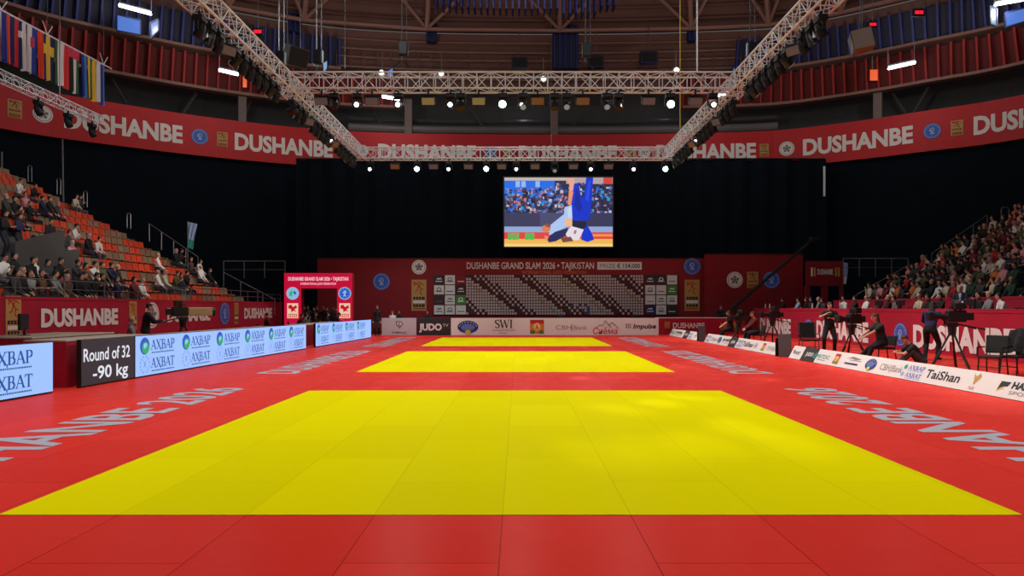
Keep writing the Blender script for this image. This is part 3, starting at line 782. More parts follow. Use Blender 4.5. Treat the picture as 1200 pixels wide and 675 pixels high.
for x0, x1, mm in ((ax0, ix0, 0), (ix1, ax1, 1)):
    c = V(((x0 + x1) / 2, -.006, iz - .28)); r = .36
    b.disc(c, UX, UZ, 0, 0, r, LEDLB); b.disc(c + NB*.004, UX, UZ, 0, 0, r * .86, LEDBL if mm else LEDLB)
    if mm:
        b.flat(c + NB*.008, UX, UZ, [(-.04,.16),(.07,.16),(.11,.03),(.03,-.03),(.1,-.17),(-.1,-.17),(-.03,-.04),(-.13,.02)], LEDLB)
        for k in range(10): b.disc(c + NB*.008, UX, UZ, .25*math.cos(k*.628), .25*math.sin(k*.628), .025, LEDLB, n=6)
    else:
        b.flat(c + NB*.008, UX, UZ, [(-.2,.0),(-.05,.16),(.02,.04),(-.06,-.04),(-.02,-.18),(-.18,-.12)], LEDGR); b.flat(c + NB*.008, UX, UZ, [(.04,.14),(.2,.08),(.16,-.1),(.06,-.02)], LEDBL)
    e = c + V((0, 0, -.98)); b.rect(e, UX, UZ, -.31, -.42, .31, .42, LEDGD)
    b.flat(e + NB*.006, UX, UZ, [(-.24,.3),(-.08,.34),(.02,.2),(.2,.32),(.25,.16),(.1,.08),(.22,-.06),(.04,0),(-.06,-.1),(-.1,.1),(-.24,.12)], LEDRED)
    b.rect(e + NB*.006, UX, UZ, -.24, -.36, .24, -.18, LEDRED)
    for k in range(4): b.rect(e + NB*.009, UX, UZ, -.2 + .11*k, -.33, -.13 + .11*k, -.21, LEDGD)
b.build('display', ar)

# ---------------------------------------------------------------- low sloping sponsor boards along the right edge
RX = 8.64
def wedge(y0, y1, label, face, draw=None):
    """sloped board: front edge on the mat at RX, top edge leaning back"""
    t = thing('sponsor_board', label, 'advertising board', (RX, (y0 + y1) / 2, 0), 0, 'low sloping sponsor boards by the mat')
    d = (y1 - y0) / 2; a, h = .21, .40
    b = MB(); vs = [V((0,-d,.012)),V((0,d,.012)),V((a,d,h)),V((a,-d,h)),V((a+.25,-d,0)),V((a+.25,d,0)),V((.012,-d,0)),V((.012,d,0))]
    b.add(vs, [(0,1,2,3)], face); b.add(vs, [(3,2,5,4),(0,3,4,6),(1,7,5,2),(0,6,7,1),(6,4,5,7)], BLACK); b.build('panel', t)
    if draw:
        v = V((a, 0, h - .012)); S = v.length; v.normalize(); u = V((0, -1, 0)); n = V((-v.z, 0, v.x))
        prints(t, lambda B: draw(B, V((0, d, .012)) + n * .004, u, v, n, 2 * d, S))
    return t
def ybypx(px): return RX * F / (px - CX)
def gen(seed, items):
    def draw(P, o, u, v, n, L, S):
        for x, kind in items:
            B = P.new()
            c = o + u * x + v * (S * .5)
            if kind == 'green': put_text(B, 'PBTDC', o, u, v, TEALP, .12, W=.8, x=x, y=.16, al='c', bold=.02); B.flat(c + n*.003, u, v, [(-.62,-.08),(-.5,.12),(-.44,.0),(-.5,-.1)], TEALP); B.rect(c, u, v, -.3, -.12, .2, -.1, GREYP)
            elif kind == 'crest': crest(B, c, n, .15, u, v)
            elif kind == 'lines':
                B.flat(c, u, v, [(-.42,.06),(-.1,.13),(.4,.09),(.1,.05),(-.2,.08)], GREYP); B.rect(c, u, v, -.4, -.1, .3, -.05, NAVY); B.rect(c, u, v, -.2, .02, .4, .04, GREYP)
            elif kind == 'dome': dome(B, c, n, .26, u, v)
            elif kind == 'cbh': put_text(B, 'CBH|Bank', o, u, v, GREYP, .17, W=.95, x=x, y=.13, al='c', shear=.1)
            elif kind == 'axbar':
                for zz, wd in ((.25, 'AXBAP'), (.07, 'AXBAT')): serif(B, wd, o + u * (x - .3) + v * zz, u, v, BLUEP, .1, W=.6); B.disc(o + v * (zz + .05), u, v, x - .42, 0, .06, TEALP if zz > .2 else LBLUE, n=12); B.rect(o + v * (zz - .035), u, v, x - .28, 0, x + .3, .012, LBLUE)
            elif kind == 'tai': put_text(B, 'TaiShan', o, u, v, INK, .2, W=1.12, x=x, y=.13, al='c', bold=.02, shear=.0)
            elif kind == 'cup':
                B.flat(c, u, v, [(-.1,.16),(-.02,.1),(.06,.18),(.12,.1),(.05,.0),(.02,-.06),(-.02,-.06),(-.04,.02)], GOLD); put_text(B, 'NX', o, u, v, REDP, .07, W=.16, x=x, y=.04, al='c')
            elif kind == 'harvest':
                put_text(B, 'HARVEST', o, u, v, INK, .13, W=.85, x=x, y=.2, bold=.05); B.flat(o + v*.12, u, v, [(x-.32,0),(x-.3,.19),(x-.06,.19),(x-.1,.1),(x-.2,.09)], INK); B.flat(o + v*.1, u, v, [(x-.32,0),(x-.24,.1),(x-.16,.08)], YELLOWP)
                put_text(B, 'SPORTS', o, u, v, GREYP, .07, W=.7, x=x, y=.08)
            elif kind == 'blue': B.flat(c, u, v, [(-.3,.08),(-.22,.08),(-.22,-.06),(-.3,-.02)], INK); put_text(B, 'SPORT', o, u, v, NAVY, .1, W=.4, x=x - .18, y=.16, bold=.02)
            elif kind == 'oval': B.disc(c, u, v, 0, 0, .16, GREYP, .1); B.disc(c + n*.003, u, v, 0, 0, .12, OFFW, .07); B.rect(c + n*.004, u, v, -.1, -.02, .1, .02, NAVY)
            elif kind == 'bar': put_text(B, 'JUDO', o, u, v, LETTER, .12, W=.5, x=x, y=.17, al='c', bold=.03)
    return draw
Yc = lambda px, y1: y1 - 8.75 * F / (px - CX)
y1 = 19.98
wedge(20.95, 21.8, 'small white sponsor board first in the main low row, next to the upright board', OFFW, gen(1, [(.45, 'blue')]))
wedge(20.0, 20.93, 'small dark grey sponsor board in the main low row, between two white ones', DARK, gen(2, [(.46, 'bar')]))
wedge(8.6, y1, 'long white sloping sponsor board reading TaiShan and HARVEST', OFFW, gen(3, [(Yc(965, y1), 'green'), (Yc(981, y1), 'crest'), (Yc(1000, y1), 'lines'), (Yc(1021, y1), 'dome'), (Yc(1045, y1), 'cbh'), (Yc(1073, y1), 'axbar'), (Yc(1105, y1), 'tai'), (Yc(1143, y1), 'cup'), (Yc(1186, y1), 'harvest')]))
wedge(22.95, 27.3, 'white sloping board ending beside the upright grey board near the cameraman', OFFW, gen(4, [(.45, 'axbar'), (1.35, 'tai'), (2.2, 'oval'), (3.0, 'crest'), (3.8, 'cbh')]))
wedge(27.35, 28.15, 'small dark sloping board between two white boards far along the row', DARK, gen(5, [(.4, 'bar')]))
wedge(28.2, 31.7, 'white sloping board with small logos, behind the farther upright board', OFFW, gen(6, [(.45, 'axbar'), (1.3, 'cbh'), (2.1, 'dome'), (2.9, 'harvest')]))
wedge(32.9, 35.0, 'short white sloping board just beyond the farther upright board', OFFW, gen(7, [(.5, 'axbar'), (1.4, 'oval')]))
wedge(35.05, 35.85, 'tiny dark sloping board second from the far end', DARK, gen(8, [(.4, 'bar')]))
wedge(35.9, 39.0, 'white sloping board at the very far end by the corner', OFFW, gen(9, [(.6, 'green'), (1.6, 'harvest'), (2.5, 'oval')]))
def upright(px0, px1, pyb, pyt, Y, label):
    p = at((px0 + px1) / 2, pyb, Y); w = (px1 - px0) * Y / F; h = (pyb - pyt) * Y / F
    t = thing('display_stand', label, 'stand', (p.x, Y, 0))
    Mx = Matrix.Rotation(-.12, 4, 'X')
    b = MB(); b.rbox((-w/2, -.02, 0), (w/2, .02, h), GREY, .01, Mx); b.build('panel', t)
    b = MB(); b.box((-w/2 + .04, .02, 0), (-w/2 + .1, .36, .03), BLACK); b.box((w/2 - .1, .02, 0), (w/2 - .04, .36, .03), BLACK); b.box((-w/2, .3, 0), (w/2, .34, h * .8), BLACK); b.build('support', t)
upright(913, 928, 419, 392, 22.3, 'upright grey display stand between two low white boards, next to the empty chair')
upright(819, 827, 400.5, 382, 32.2, 'smaller upright grey display stand farther down the low boards')
# ---------------------------------------------------------------- people: tapered limbs fused into one continuous body
def loft(rings, n=12):
    vs = []; fs = []
    for c, ax, ay in rings:
        for k in range(n):
            t = 2 * PI * k / n; vs.append(c + ax * math.cos(t) + ay * math.sin(t))
    m = len(rings)
    for j in range(m - 1):
        for k in range(n):
            fs.append((j*n + k, j*n + (k+1) % n, (j+1)*n + (k+1) % n, (j+1)*n + k))
    fs += [tuple(range(n - 1, -1, -1)), tuple(range((m-1)*n, m*n))]
    return vs, fs
def capsule(p, q, r1, r2, n=10, flat=1., axis=None):
    p = V(p); q = V(q); d = (q - p)
    if d.length < 1e-5: d = V((0, 0, 1e-3)); q = p + d
    d.normalize(); a = (axis - d * axis.dot(d)).normalized() if axis is not None else d.orthogonal().normalized(); b = d.cross(a)
    R = []
    for f in (.99, .8, .45): R.append((p - d * (r1 * f), a * r1 * math.sqrt(1 - f*f), b * r1 * flat * math.sqrt(1 - f*f)))
    R.append((p, a * r1, b * r1 * flat)); R.append((q, a * r2, b * r2 * flat))
    for f in (.45, .8, .99): R.append((q + d * (r2 * f), a * r2 * math.sqrt(1 - f*f), b * r2 * flat * math.sqrt(1 - f*f)))
    return loft(R, n)
def ik(a, t, l1, l2, hint):
    a = V(a); t = V(t); d = t - a; L = min(d.length, (l1 + l2) * .995); d.normalize(); t = a + d * L
    x = (l1*l1 - l2*l2 + L*L) / (2 * L); h = math.sqrt(max(l1*l1 - x*x, 0))
    n = V(hint) - d * V(hint).dot(d)
    n = n.normalized() if n.length > 1e-4 else d.orthogonal().normalized()
    return a + d * x + n * h, t
class Fig:
    """primitives of one figure facing +Y, each with its tag and core segment"""
    def __init__(s): s.p = []
    def cap(s, tg, p, q, r1, r2, flat=1., axis=None):
        v, f = capsule(p, q, r1, r2, 10, flat, axis); s.p.append((tg, v, f, V(p), V(q), r1, r2))
    def loft(s, tg, rings, p, q, r1, r2):
        v, f = loft(rings); s.p.append((tg, v, f, V(p), V(q), r1, r2))
def figure(pel=.92, lean=0, yaw=0, head=(0, 0), hands=((-.25, .02, .8), (.25, .02, .8)), elbow=((-.6, -.8, -.2), (.6, -.8, -.2)), feet=((-.11, .02), (.11, .02)), knee=(0, 1, .1),
           sleeve='short', hair='short', female=False, foot_z=(.04, .04), low='trousers', palm=(0, 0, -1), detail=True, top='top', bag=0, glove='skin', foot_yaw=0, leg='trousers', brow=True):
    g = Fig(); k = .93 if female else 1.
    P = V((0, 0, pel)); s = V((0, math.sin(math.radians(lean)), math.cos(math.radians(lean))))
    fw = V((0, s.z, -s.y)); X = V((1, 0, 0))
    Rz = Matrix.Rotation(math.radians(yaw), 3, 'Z')
    Xs = Rz @ X; fs_ = Rz @ fw
    S = P + s * (.50 * k)
    ws = .165 * k
    rings = [(P - s * .10, X * .12, fw * .10), (P - s * .03, X * .165, fw * .122), (P + s * .08, X * .158, fw * .115), (P + s * .2, X.lerp(Xs, .5) * (.135 if female else .15), fw * .105),
             (P + s * .33, Xs * .17 * k, fs_ * .122), (P + s * .44, Xs * .175 * k, fs_ * .105), (S + s * .01, Xs * .13 * k, fs_ * .075), (S + s * .05, Xs * .07, fs_ * .06)]
    g.loft(top, rings[2:], P + s * .06, S, .13, .13)
    g.loft(low, rings[:3], P - s * .08, P + s * .05, .14, .15)
    N = S + s * .085
    hy, hp = math.radians(head[0]), math.radians(head[1])
    up = (s * .35 + V((0, 0, .65))).normalized(); up = (up + V((0, math.sin(hp) * .8, 0))).normalized()
    fd = Matrix.Rotation(hy, 3, 'Z') @ V((0, math.cos(hp), -math.sin(hp))); fd = (fd - up * fd.dot(up)).normalized(); rt = fd.cross(up)
    g.cap('skin', S + s * .02, N + up * .03 + fd * .012, .056, .052)
    Hc = N + up * .125 + fd * .022
    # skull and jaw, about 23 cm tall
    hr = [(-.112, .03, .03, .035), (-.095, .048, .05, .028), (-.06, .062, .07, .014), (-.02, .07, .084, .004), (.025, .075, .094, -.002), (.065, .07, .088, -.006), (.095, .05, .062, -.008), (.112, .022, .028, -.008)]
    g.loft('skin', [(Hc + up * z + fd * o, rt * a, fd * c) for z, a, c, o in hr], Hc - up * .06 + fd * .012, Hc + up * .04, .066, .08)
    if detail:
        g.cap('skin', Hc + fd * .086 + up * .012, Hc + fd * .106 - up * .022, .009, .014)
        for sg in (-1, 1):
            g.cap('skin', Hc + rt * sg * .075 + up * .016 - fd * .005, Hc + rt * sg * .074 - up * .024, .018, .012, .5, fd)
            g.cap('eye', Hc + rt * sg * .031 + fd * .079 + up * .014, Hc + rt * sg * .036 + fd * .078 + up * .014, .0095, .0095)
            if brow: g.cap('hair', Hc + rt * sg * .018 + fd * .086 + up * .034, Hc + rt * sg * .046 + fd * .076 + up * .036, .006, .005)
        g.cap('lip', Hc + rt * -.02 + fd * .083 - up * .05, Hc + rt * .02 + fd * .083 - up * .05, .008, .008)
    if hair != 'none':
        hh = [(-.03, .06, .05, -.045), (.0, .076, .07, -.028), (.04, .083, .096, -.012), (.08, .076, .092, -.012), (.107, .056, .066, -.012), (.124, .022, .03, -.012)]
        if hair == 'bald': hh = [(-.04, .06, .04, -.05), (-.01, .077, .06, -.034), (.03, .078, .05, -.045), (.045, .06, .03, -.06)]
        g.loft('hair', [(Hc + up * z + fd * o, rt * a, fd * c) for z, a, c, o in hh], Hc + up * .03 - fd * .035, Hc + up * .085 - fd * .015, .072, .066)
        if hair == 'long':
            g.loft('hair', [(Hc + up * z + fd * o, rt * a, fd * c) for z, a, c, o in [(.05, .084, .06, -.04), (-.04, .088, .05, -.05), (-.14, .085, .04, -.058), (-.24, .06, .028, -.07)]], Hc - fd * .05, Hc - up * .22 - fd * .065, .07, .05)
        if hair == 'bun': g.cap('hair', Hc - fd * .11 + up * .04, Hc - fd * .12 + up * .05, .045, .04)
        if hair == 'scarf':
            g.loft('scarf', [(Hc + up * z + fd * o, rt * a, fd * c) for z, a, c, o in [(.125, .03, .04, -.012), (.1, .066, .08, -.012), (.05, .09, .09, -.02), (-.04, .09, .075, -.03), (-.12, .09, .09, -.005), (-.19, .13, .1, -.01)]], Hc + up * .05 - fd * .02, Hc - up * .16 - fd * .01, .088, .1)
    g.head = (Hc, rt, fd, up, hair)
    # arms
    for sg, ht, eh in ((-1, hands[0], elbow[0]), (1, hands[1], elbow[1])):
        sh = S + Xs * sg * (.19 * k) - s * .035
        el, wr = ik(sh, V(ht), .30 * k, .255 * k, eh)
        g.cap(top, sh - Xs * sg * .06, sh, .06 * k, .058 * k)
        if sleeve == 'short':
            m = sh.lerp(el, .62); g.cap(top, sh, m, .056 * k, .05 * k); g.cap('skin', m, el, .045 * k, .04 * k)
            g.cap('skin', el, wr, .041 * k, .028 * k)
        else:
            g.cap(top, sh, el, .056 * k, .047 * k); g.cap(top, el, wr.lerp(el, .06), .046 * k, .035 * k)
        d = (wr - el).normalized(); pn = V(palm); pn = (pn - d * pn.dot(d)); pn = pn.normalized() if pn.length > .05 else d.orthogonal().normalized()
        sd = d.cross(pn)
        g.cap('skin', wr - d * .01, wr + d * .02, .028 * k, .03 * k, .8, sd)
        g.cap('skin', wr + d * .025, wr + d * .075, .036 * k, .04 * k, .42, sd)
        if detail:
            for q, (off, ln) in enumerate(((-.030, .066), (-.010, .078), (.011, .072), (.031, .056))):
                b0 = wr + d * .082 + sd * off; b1 = b0 + d * ln * .5 + pn * ln * .2; b2 = b1 + d * ln * .28 + pn * ln * .42
                g.cap('skin', b0, b1, .0105, .0098); g.cap('skin', b1, b2, .0098, .0085)
            inn = sd * (-1 if sd.dot(X * -sg) < 0 else 1)
            t0 = wr + d * .02 + inn * .026; t1 = t0 + d * .034 + inn * .026 + pn * .012; t2 = t1 + d * .03 + inn * .004 + pn * .014
            g.cap('skin', t0, t1, .014, .0115); g.cap('skin', t1, t2, .0115, .0095)
    # legs
    for sg, ft, fz in ((-1, feet[0], foot_z[0]), (1, feet[1], foot_z[1])):
        hp_ = P + X * sg * .095 - V((0, 0, .05)); an = V((ft[0], ft[1], fz + .05))
        kn, an = ik(hp_, an, .425 * k, .42 * k, V(knee) + X * sg * .25)
        g.cap(leg, hp_, kn, .092, .062); g.cap(leg, kn, an + V((0, 0, .01)), .062, .044)
        fy = Matrix.Rotation(math.radians(-sg * 12 + foot_yaw), 3, 'Z') @ V((0, 1, 0))
        g.cap('shoe', an + V((0, 0, -.02)) - fy * .05, an + V((0, 0, -.04)) + fy * .13, .046, .038, .75, fy.cross(V((0, 0, 1))))
    return g
def fuse(prims, voxel, smooth=2):
    vs = []; fs = []
    for _, v, f, *_r in prims:
        k = len(vs); vs.extend(v); fs.extend([[a + k for a in q] for q in f])
    me = bpy.data.meshes.new('fuse'); me.from_pydata([tuple(v) for v in vs], [], fs)
    bm = bmesh.new(); bm.from_mesh(me); bmesh.ops.recalc_face_normals(bm, faces=bm.faces); bm.to_mesh(me); bm.free()
    o = bpy.data.objects.new('fuse', me); C.objects.link(o)
    r = o.modifiers.new('r', 'REMESH'); r.mode = 'VOXEL'; r.voxel_size = voxel; r.use_smooth_shade = True
    if smooth: sm = o.modifiers.new('s', 'SMOOTH'); sm.factor = .5; sm.iterations = smooth
    dg = bpy.context.evaluated_depsgraph_get(); dg.update()
    out = bpy.data.meshes.new_from_object(o.evaluated_get(dg))
    bpy.data.objects.remove(o); bpy.data.meshes.remove(me)
    out.materials.clear()
    return out
def paint(me, prims, mats, head=None):
    """each face takes the material of the body region nearest to it"""
    n = len(me.polygons); c = np.zeros(n * 3); me.polygons.foreach_get('center', c); c = c.reshape(-1, 3)
    tags = []; best = np.full(n, 9.); idx = np.zeros(n, int)
    for tg, v, f, p, q, r1, r2 in prims:
        if tg not in tags: tags.append(tg)
        p = np.array(p); d = np.array(q) - p; L = max(d @ d, 1e-9)
        t = np.clip((c - p) @ d / L, 0, 1)
        ds = np.linalg.norm(c - p - t[:, None] * d, axis=1) - (r1 + (r2 - r1) * t)
        if tg in ('eye', 'lip'): ds = ds - (.001 if head else .004)
        w = ds < best; best[w] = ds[w]; idx[w] = tags.index(tg)
    if head and head[4] in ('short', 'long', 'bun', 'bald'):
        Hc, rt, fd, up, st = head
        q = c - np.array(Hc); z = q @ np.array(up); f = q @ np.array(fd); near = np.linalg.norm(q, axis=1) < .16
        line = np.interp(f, [-.05, -.01, .03, .06, .09], [-.085, -.05, .0, .05, .062])
        hairy = near & (z > line) if st != 'bald' else near & (z > line) & (z < .035) & (f < .03)
        bare = near & ~hairy & (idx == tags.index('hair')) & ((z > -.09) if st != 'long' else (f > .0))
        idx[hairy] = tags.index('hair'); idx[bare] = tags.index('skin')
    for t in tags: me.materials.append(mats[t])
    me.polygons.foreach_set('material_index', idx.astype(np.int32)); me.polygons.foreach_set('use_smooth', [True] * n); me.update()
def crowd_mesh(name, mats=None, voxel=.016, **kw):
    g = figure(detail=True, brow=False, **kw); me = fuse(g.p, voxel, 1); me.name = name
    paint(me, g.p, mats or SK, g.head)
    return me
def person(label, loc, rotz, colours, scale=1., group=None, extra=None, **kw):
    """a figure with hair and clothing as meshes of their own over one continuous body"""
    g = figure(**kw)
    t = thing('person', label, 'person', loc, rotz, group); t.scale = (scale,) * 3
    body = [p for p in g.p if p[0] in ('skin', 'eye', 'lip', 'top', 'trousers', 'shoe')]
    me = fuse(body, .0085, 1); me.name = 'body'; paint(me, [(('skin' if p[0] in ('top', 'trousers', 'shoe') else p[0]),) + p[1:] for p in body], SK)
    o = bpy.data.objects.new('body', me); C.objects.link(o); o.parent = t
    for tg, nm in (('hair', 'hair'), ('top', 'top'), ('trousers', 'trousers'), ('shoe', 'shoe'), ('scarf', 'headscarf')):
        pr = [p for p in g.p if p[0] == tg]
        if not pr: continue
        if tg != 'hair':
            q = []
            for p in pr:
                c = sum(p[1], V()) / len(p[1]); ax = (p[4] - p[3]); L2 = max(ax.dot(ax), 1e-6); vs = []
                for v in p[1]:
                    k_ = min(max((v - p[3]).dot(ax) / L2, 0), 1); core = p[3] + ax * k_; dd = v - core
                    vs.append(core + dd * (1 + .013 / max(dd.length, .02)))
                q.append((p[0], vs) + p[2:])
            pr = q
        me = fuse(pr, .013 if tg != 'hair' else .012, 1); me.name = nm; me.materials.append(colours.get(tg, SK.get(tg, SK['shoe'])))
        me.polygons.foreach_set('use_smooth', [True] * len(me.polygons))
        o = bpy.data.objects.new(nm, me); C.objects.link(o); o.parent = t
    return t
# ---------------------------------------------------------------- seating stands, side walls
LX, RXS, RUN, RISE, Z0, YE, YR = -14.3, 17.45, .92, .5, 1.38, 37.6, 35.2
b = MB()
for i in range(17): b.box((LX - RUN * (i + 1), 10, 0 if i == 0 else Z0 + RISE * (i - 1) - .3), (LX - RUN * i, YE + .15, Z0 + RISE * i), CONC)
struct(b.build('floor_terrace'))
b = MB()
for i in range(12):
    b.box((RXS + RUN * i, 10, 0 if i == 0 else Z0 + RISE * (i - 1) - .3), (RXS + RUN * (i + 1), YR + .15, Z0 + RISE * i), CONC)
    b.rbox((RXS + RUN * i + .38, 10, Z0 + RISE * i), (RXS + RUN * i + .78, YR, Z0 + RISE * i + .43), VOID, .02)
struct(b.build('floor_terrace'))
def side_wall(name, x, nx, y0, y1, z, label, prints, zc, cap, m=RCLOTH):
    b = MB(); b.box((min(x, x - nx * .12), y0, 0), (max(x, x - nx * .12), y1, z), m); b.box((min(x + nx * .02, x - nx * .14), y0, z - .06), (max(x + nx * .02, x - nx * .14), y1, z + .02), m)
    t = tag(b.build(name), label, 'banner wall')
    u = V((0, 1, 0)) if nx > 0 else V((0, -1, 0)); n = V((nx, 0, 0))
    for ya, yb, what in prints:
        b = MB()
        if what in ('white', 'blue', 'gold', 'gold_tall'): emblem(b, V((x + nx * .012, (ya + yb) / 2, zc + cap * .5)), u, UZ, abs(yb - ya) / 2, what, n, .006); b.build('emblem', t)
        else: put_text(b, what, V((x + nx * .03, ya if nx > 0 else yb, zc)), u, UZ, LETTER, cap, W=abs(yb - ya), bold=.05); b.build('lettering', t)
    return t
side_wall('stand_wall', -14, 1, 14, 40.5, 1.9, 'dark red stand front wall below the half-empty orange seats', [(15.2, 16.2, 'blue'), (18.45, 19.4, 'gold_tall'), (20, 23.85, 'DUSHANBE'), (24.4, 25.2, 'gold_tall'), (25.6, 26.6, 'white'), (27.2, 31, 'DUSHANBE'), (32, 33.1, 'blue'), (33.5, 34.3, 'gold_tall'), (34.85, 38.8, 'DUSHANBE')], 1.06, .52)
side_wall('table_front', 14.5, -1, 14, 42, 1.51, 'red front of the officials platform with large DUSHANBE letters, beside the low boards', [(14.6, 18.6, 'DUSHANBE'), (19.85, 25.0, 'DUSHANBE'), (25.4, 26.3, 'blue'), (28.2, 33.1, 'DUSHANBE'), (33.6, 34.5, 'blue'), (36.2, 40.8, 'DUSHANBE')], .2, .78)
side_wall('stand_wall', 17.1, -1, 14, 37, 1.98, 'plain red stand front wall below the crowded seats', [], 1, .5)
b = MB(); b.box((14.62, 14, 0), (17.1, 42, .72), VOID); struct(b.build('floor_platform'))
b = MB(); b.rbox((14.5, 14, 1.532), (14.95, 42, 1.57), RCLOTH, .01)
tag(b.build('platform_counter'), 'long red-covered counter along the officials platform', 'counter')

# seats of the half-empty stand: every seat on its own
b = MB()
def lathe_seat():
    m = MB()
    # pan and curved back in one moulded shell, facing +Y, origin on the tread under the seat
    prof = [(.24, .40), (.20, .435), (.0, .42), (-.14, .41), (-.2, .46), (-.235, .62), (-.26, .80)]
    w = .22; vs = []
    for y, z in prof:
        for x in (-w, -w * .6, 0, w * .6, w): vs.append((x, y + (.02 * (x / w) ** 2 if z > .45 else 0), z + (.02 * (x / w) ** 2 if z < .45 else 0)))
    fs = [(r*5+c, r*5+c+1, r*5+c+6, r*5+c+5) for r in range(len(prof) - 1) for c in range(4)]
    m.add(vs, fs, SEATM); k = [(x, y - .025, z - .025) for x, y, z in vs]; m.add(k, [f[::-1] for f in fs], SEATM)
    nb = len(prof)
    for r in range(nb - 1):
        for c in (0, 4): m.add([vs[r*5+c], vs[r*5+5+c], k[r*5+5+c], k[r*5+c]], [(0, 1, 2, 3)], SEATM)
    m.add([vs[(nb-1)*5+c] for c in range(5)] + [k[(nb-1)*5+c] for c in range(5)], [(c, c+1, c+6, c+5) for c in range(4)], SEATM)
    m.box((-.03, -.18, .0), (.03, -.12, .4), BLACK); m.box((-.16, -.2, 0), (.16, -.1, .02), BLACK)
    return m.mesh('stadium_seat')
SEAT = lathe_seat()
SC = [(lin(205, 66, 34), 'orange'), (lin(136, 108, 84), 'beige')]
PITCH = .5
def vom(i, y): return 2 <= i <= 6 and y < 27.0 and False
def in_view_left(x, y): return y > abs(x) * F / CX - .6
NEAR_CUT = {2: 26.3, 3: 26.6, 4: 26.9, 5: 27.2, 6: 27.6, 7: 28.3}
R = random.Random(11)
taken = {}
seatrow = {}
for i in range(15):
    x = LX - RUN * i - .55; k = 0; blk = 0; col = R.randrange(2)
    while True:
        y = YE - .3 - PITCH * k; k += 1
        if not in_view_left(x, y): break
        if i in NEAR_CUT and y < NEAR_CUT[i]: break
        if blk <= 0: col = 1 - col if R.random() < .75 else col; blk = R.choice((2, 2, 3, 3, 4)) if col == 0 else R.choice((1, 2, 2, 3))
        blk -= 1
        seatrow.setdefault(i, []).append((x, y, k, col))
for i, row in seatrow.items():
    for x, y, k, col in row:
        o = bpy.data.objects.new('stadium_seat', SEAT); C.objects.link(o); o.location = (x, y, Z0 + RISE * i); o.rotation_euler = (0, 0, -PI / 2)
        v = R.uniform(.85, 1.1); o.color = tuple(c * v for c in SC[col][0][:3]) + (1,)
        tag(o, '%s stadium seat, %s from the far end, %s row of the half-empty stand' % (SC[col][1], nth(k), nth(i + 1)), 'seat', 'plastic seats of the half-empty stand')

# grey entrance parapet in the stand (vomitory) at the picture edge
b = MB(); prof = [(22.0, 5.6), (24.4, 5.5), (25.2, 4.9), (26.0, 3.9), (26.3, 2.6)]
for (ya, za), (yb, zb) in zip(prof, prof[1:]):
    for x0, x1 in ((-20.6, -20.42), (-16.37, -16.2)):
        zz = 0 if x0 < -18 else -1.9
        vs = [V((x, y, z)) for x in (x0, x1) for y, z in ((ya, 1.4), (yb, 1.4), (yb, max(zb + zz * .6, 1.5)), (ya, max(za + zz, 1.5)))]
        b.add(vs, [(0,1,2,3),(7,6,5,4),(0,4,5,1),(1,5,6,2),(2,6,7,3),(3,7,4,0)], CONC)
struct(b.build('wall_vomitory'))

# ---------------------------------------------------------------- railings
def railing(name, pts, label, h, mid=True, post=1.0, r=.025):
    """posts of height h below a top rail that follows the points"""
    t = thing(name, label, 'railing', pts[0] - V((0, 0, h)))
    o = pts[0] - V((0, 0, h)); b = MB(); b.path([p - o for p in pts], r, STEEL, 6); b.build('top_rail', t)
    if mid:
        b = MB(); b.path([p - o - V((0, 0, h * .5)) for p in pts], r * .7, STEEL, 5); b.build('middle_rail', t)
    for a, c in zip(pts, pts[1:]):
        n = max(1, round((c - a).length / post))
        for k in range(n + 1 if c is pts[-1] else n):
            p = a.lerp(c, k / n) - o; b = MB(); b.tube(p - V((0, 0, h)), p, r, STEEL, 6); b.build('post', t)
railing('railing', [V((-14.07, 15 + .0, 2.45)), V((-14.07, 37.6, 2.45))], 'low metal railing on top of the wall under the half-empty stand', .55, True, 2.0, .018)
railing('railing', [V((-14.07, 37.7, 2.35)), V((-14.07, 40.4, 2.35))], 'short metal railing past the end of the half-empty stand', .45, True, 1.5, .018)
railing('railing', [at(175, 262, 37.9), at(232, 301, 37.9)], 'sloping handrail at the upper end of the half-empty stand', 1.0, False, .9)
railing('railing', [at(262, 319, 38.1), at(322, 351, 38.1)], 'sloping handrail at the lower end of the half-empty stand', .85, False, 1.0)
railing('railing', [at(262, 306, 40), at(334, 306, 40)], 'level railing in the dark gap left of the red arch', 1.0, True, 1.1)
railing('railing', [at(1092, 297, 35.6), at(1157, 252, 35.6)], 'sloping handrail at the upper end of the crowded stand', 1.0, False, 1.0)
railing('railing', [at(1004, 345, 36.2), at(1066, 310, 36.2), at(1064, 304, 36.2)], 'sloping handrail at the lower end of the crowded stand', .7, False, 1.2)
railing('railing', [at(988, 303, 38), at(1064, 303, 38)], 'level railing in the dark gap beside the crowded stand', 1.0, True, .95)
for px, pyt, pyb, lab in ((35, 194, 213, 'highest'), (69, 209, 228, 'second highest'), (100, 224, 243, 'third highest'), (151, 250, 268, 'lowest')):
    p = at(px, pyb, 37.8); h = (pyb - pyt) * 37.8 / F; b = MB(); w = .1
    pts = [p + V((-w, 0, 0)), p + V((-w, 0, h - .08)), p + V((-w * .5, 0, h)), p + V((w * .5, 0, h)), p + V((w, 0, h - .08)), p + V((w, 0, 0))]
    b.path(pts, .025, STEEL, 6); tag(b.build('aisle_handrail'), lab + ' hooped steel handrail along the top edge of the half-empty stand', 'handrail')
p = at(1178, 262, 35.4); b = MB(); b.path([p + V((x, 0, z)) for x, z in ((-.2, 0), (-.2, .75), (-.1, .85), (.1, .85), (.2, .75), (.2, 0))], .03, STEEL, 6)
tag(b.build('aisle_handrail'), 'hooped steel handrail above the crowded stand', 'handrail')
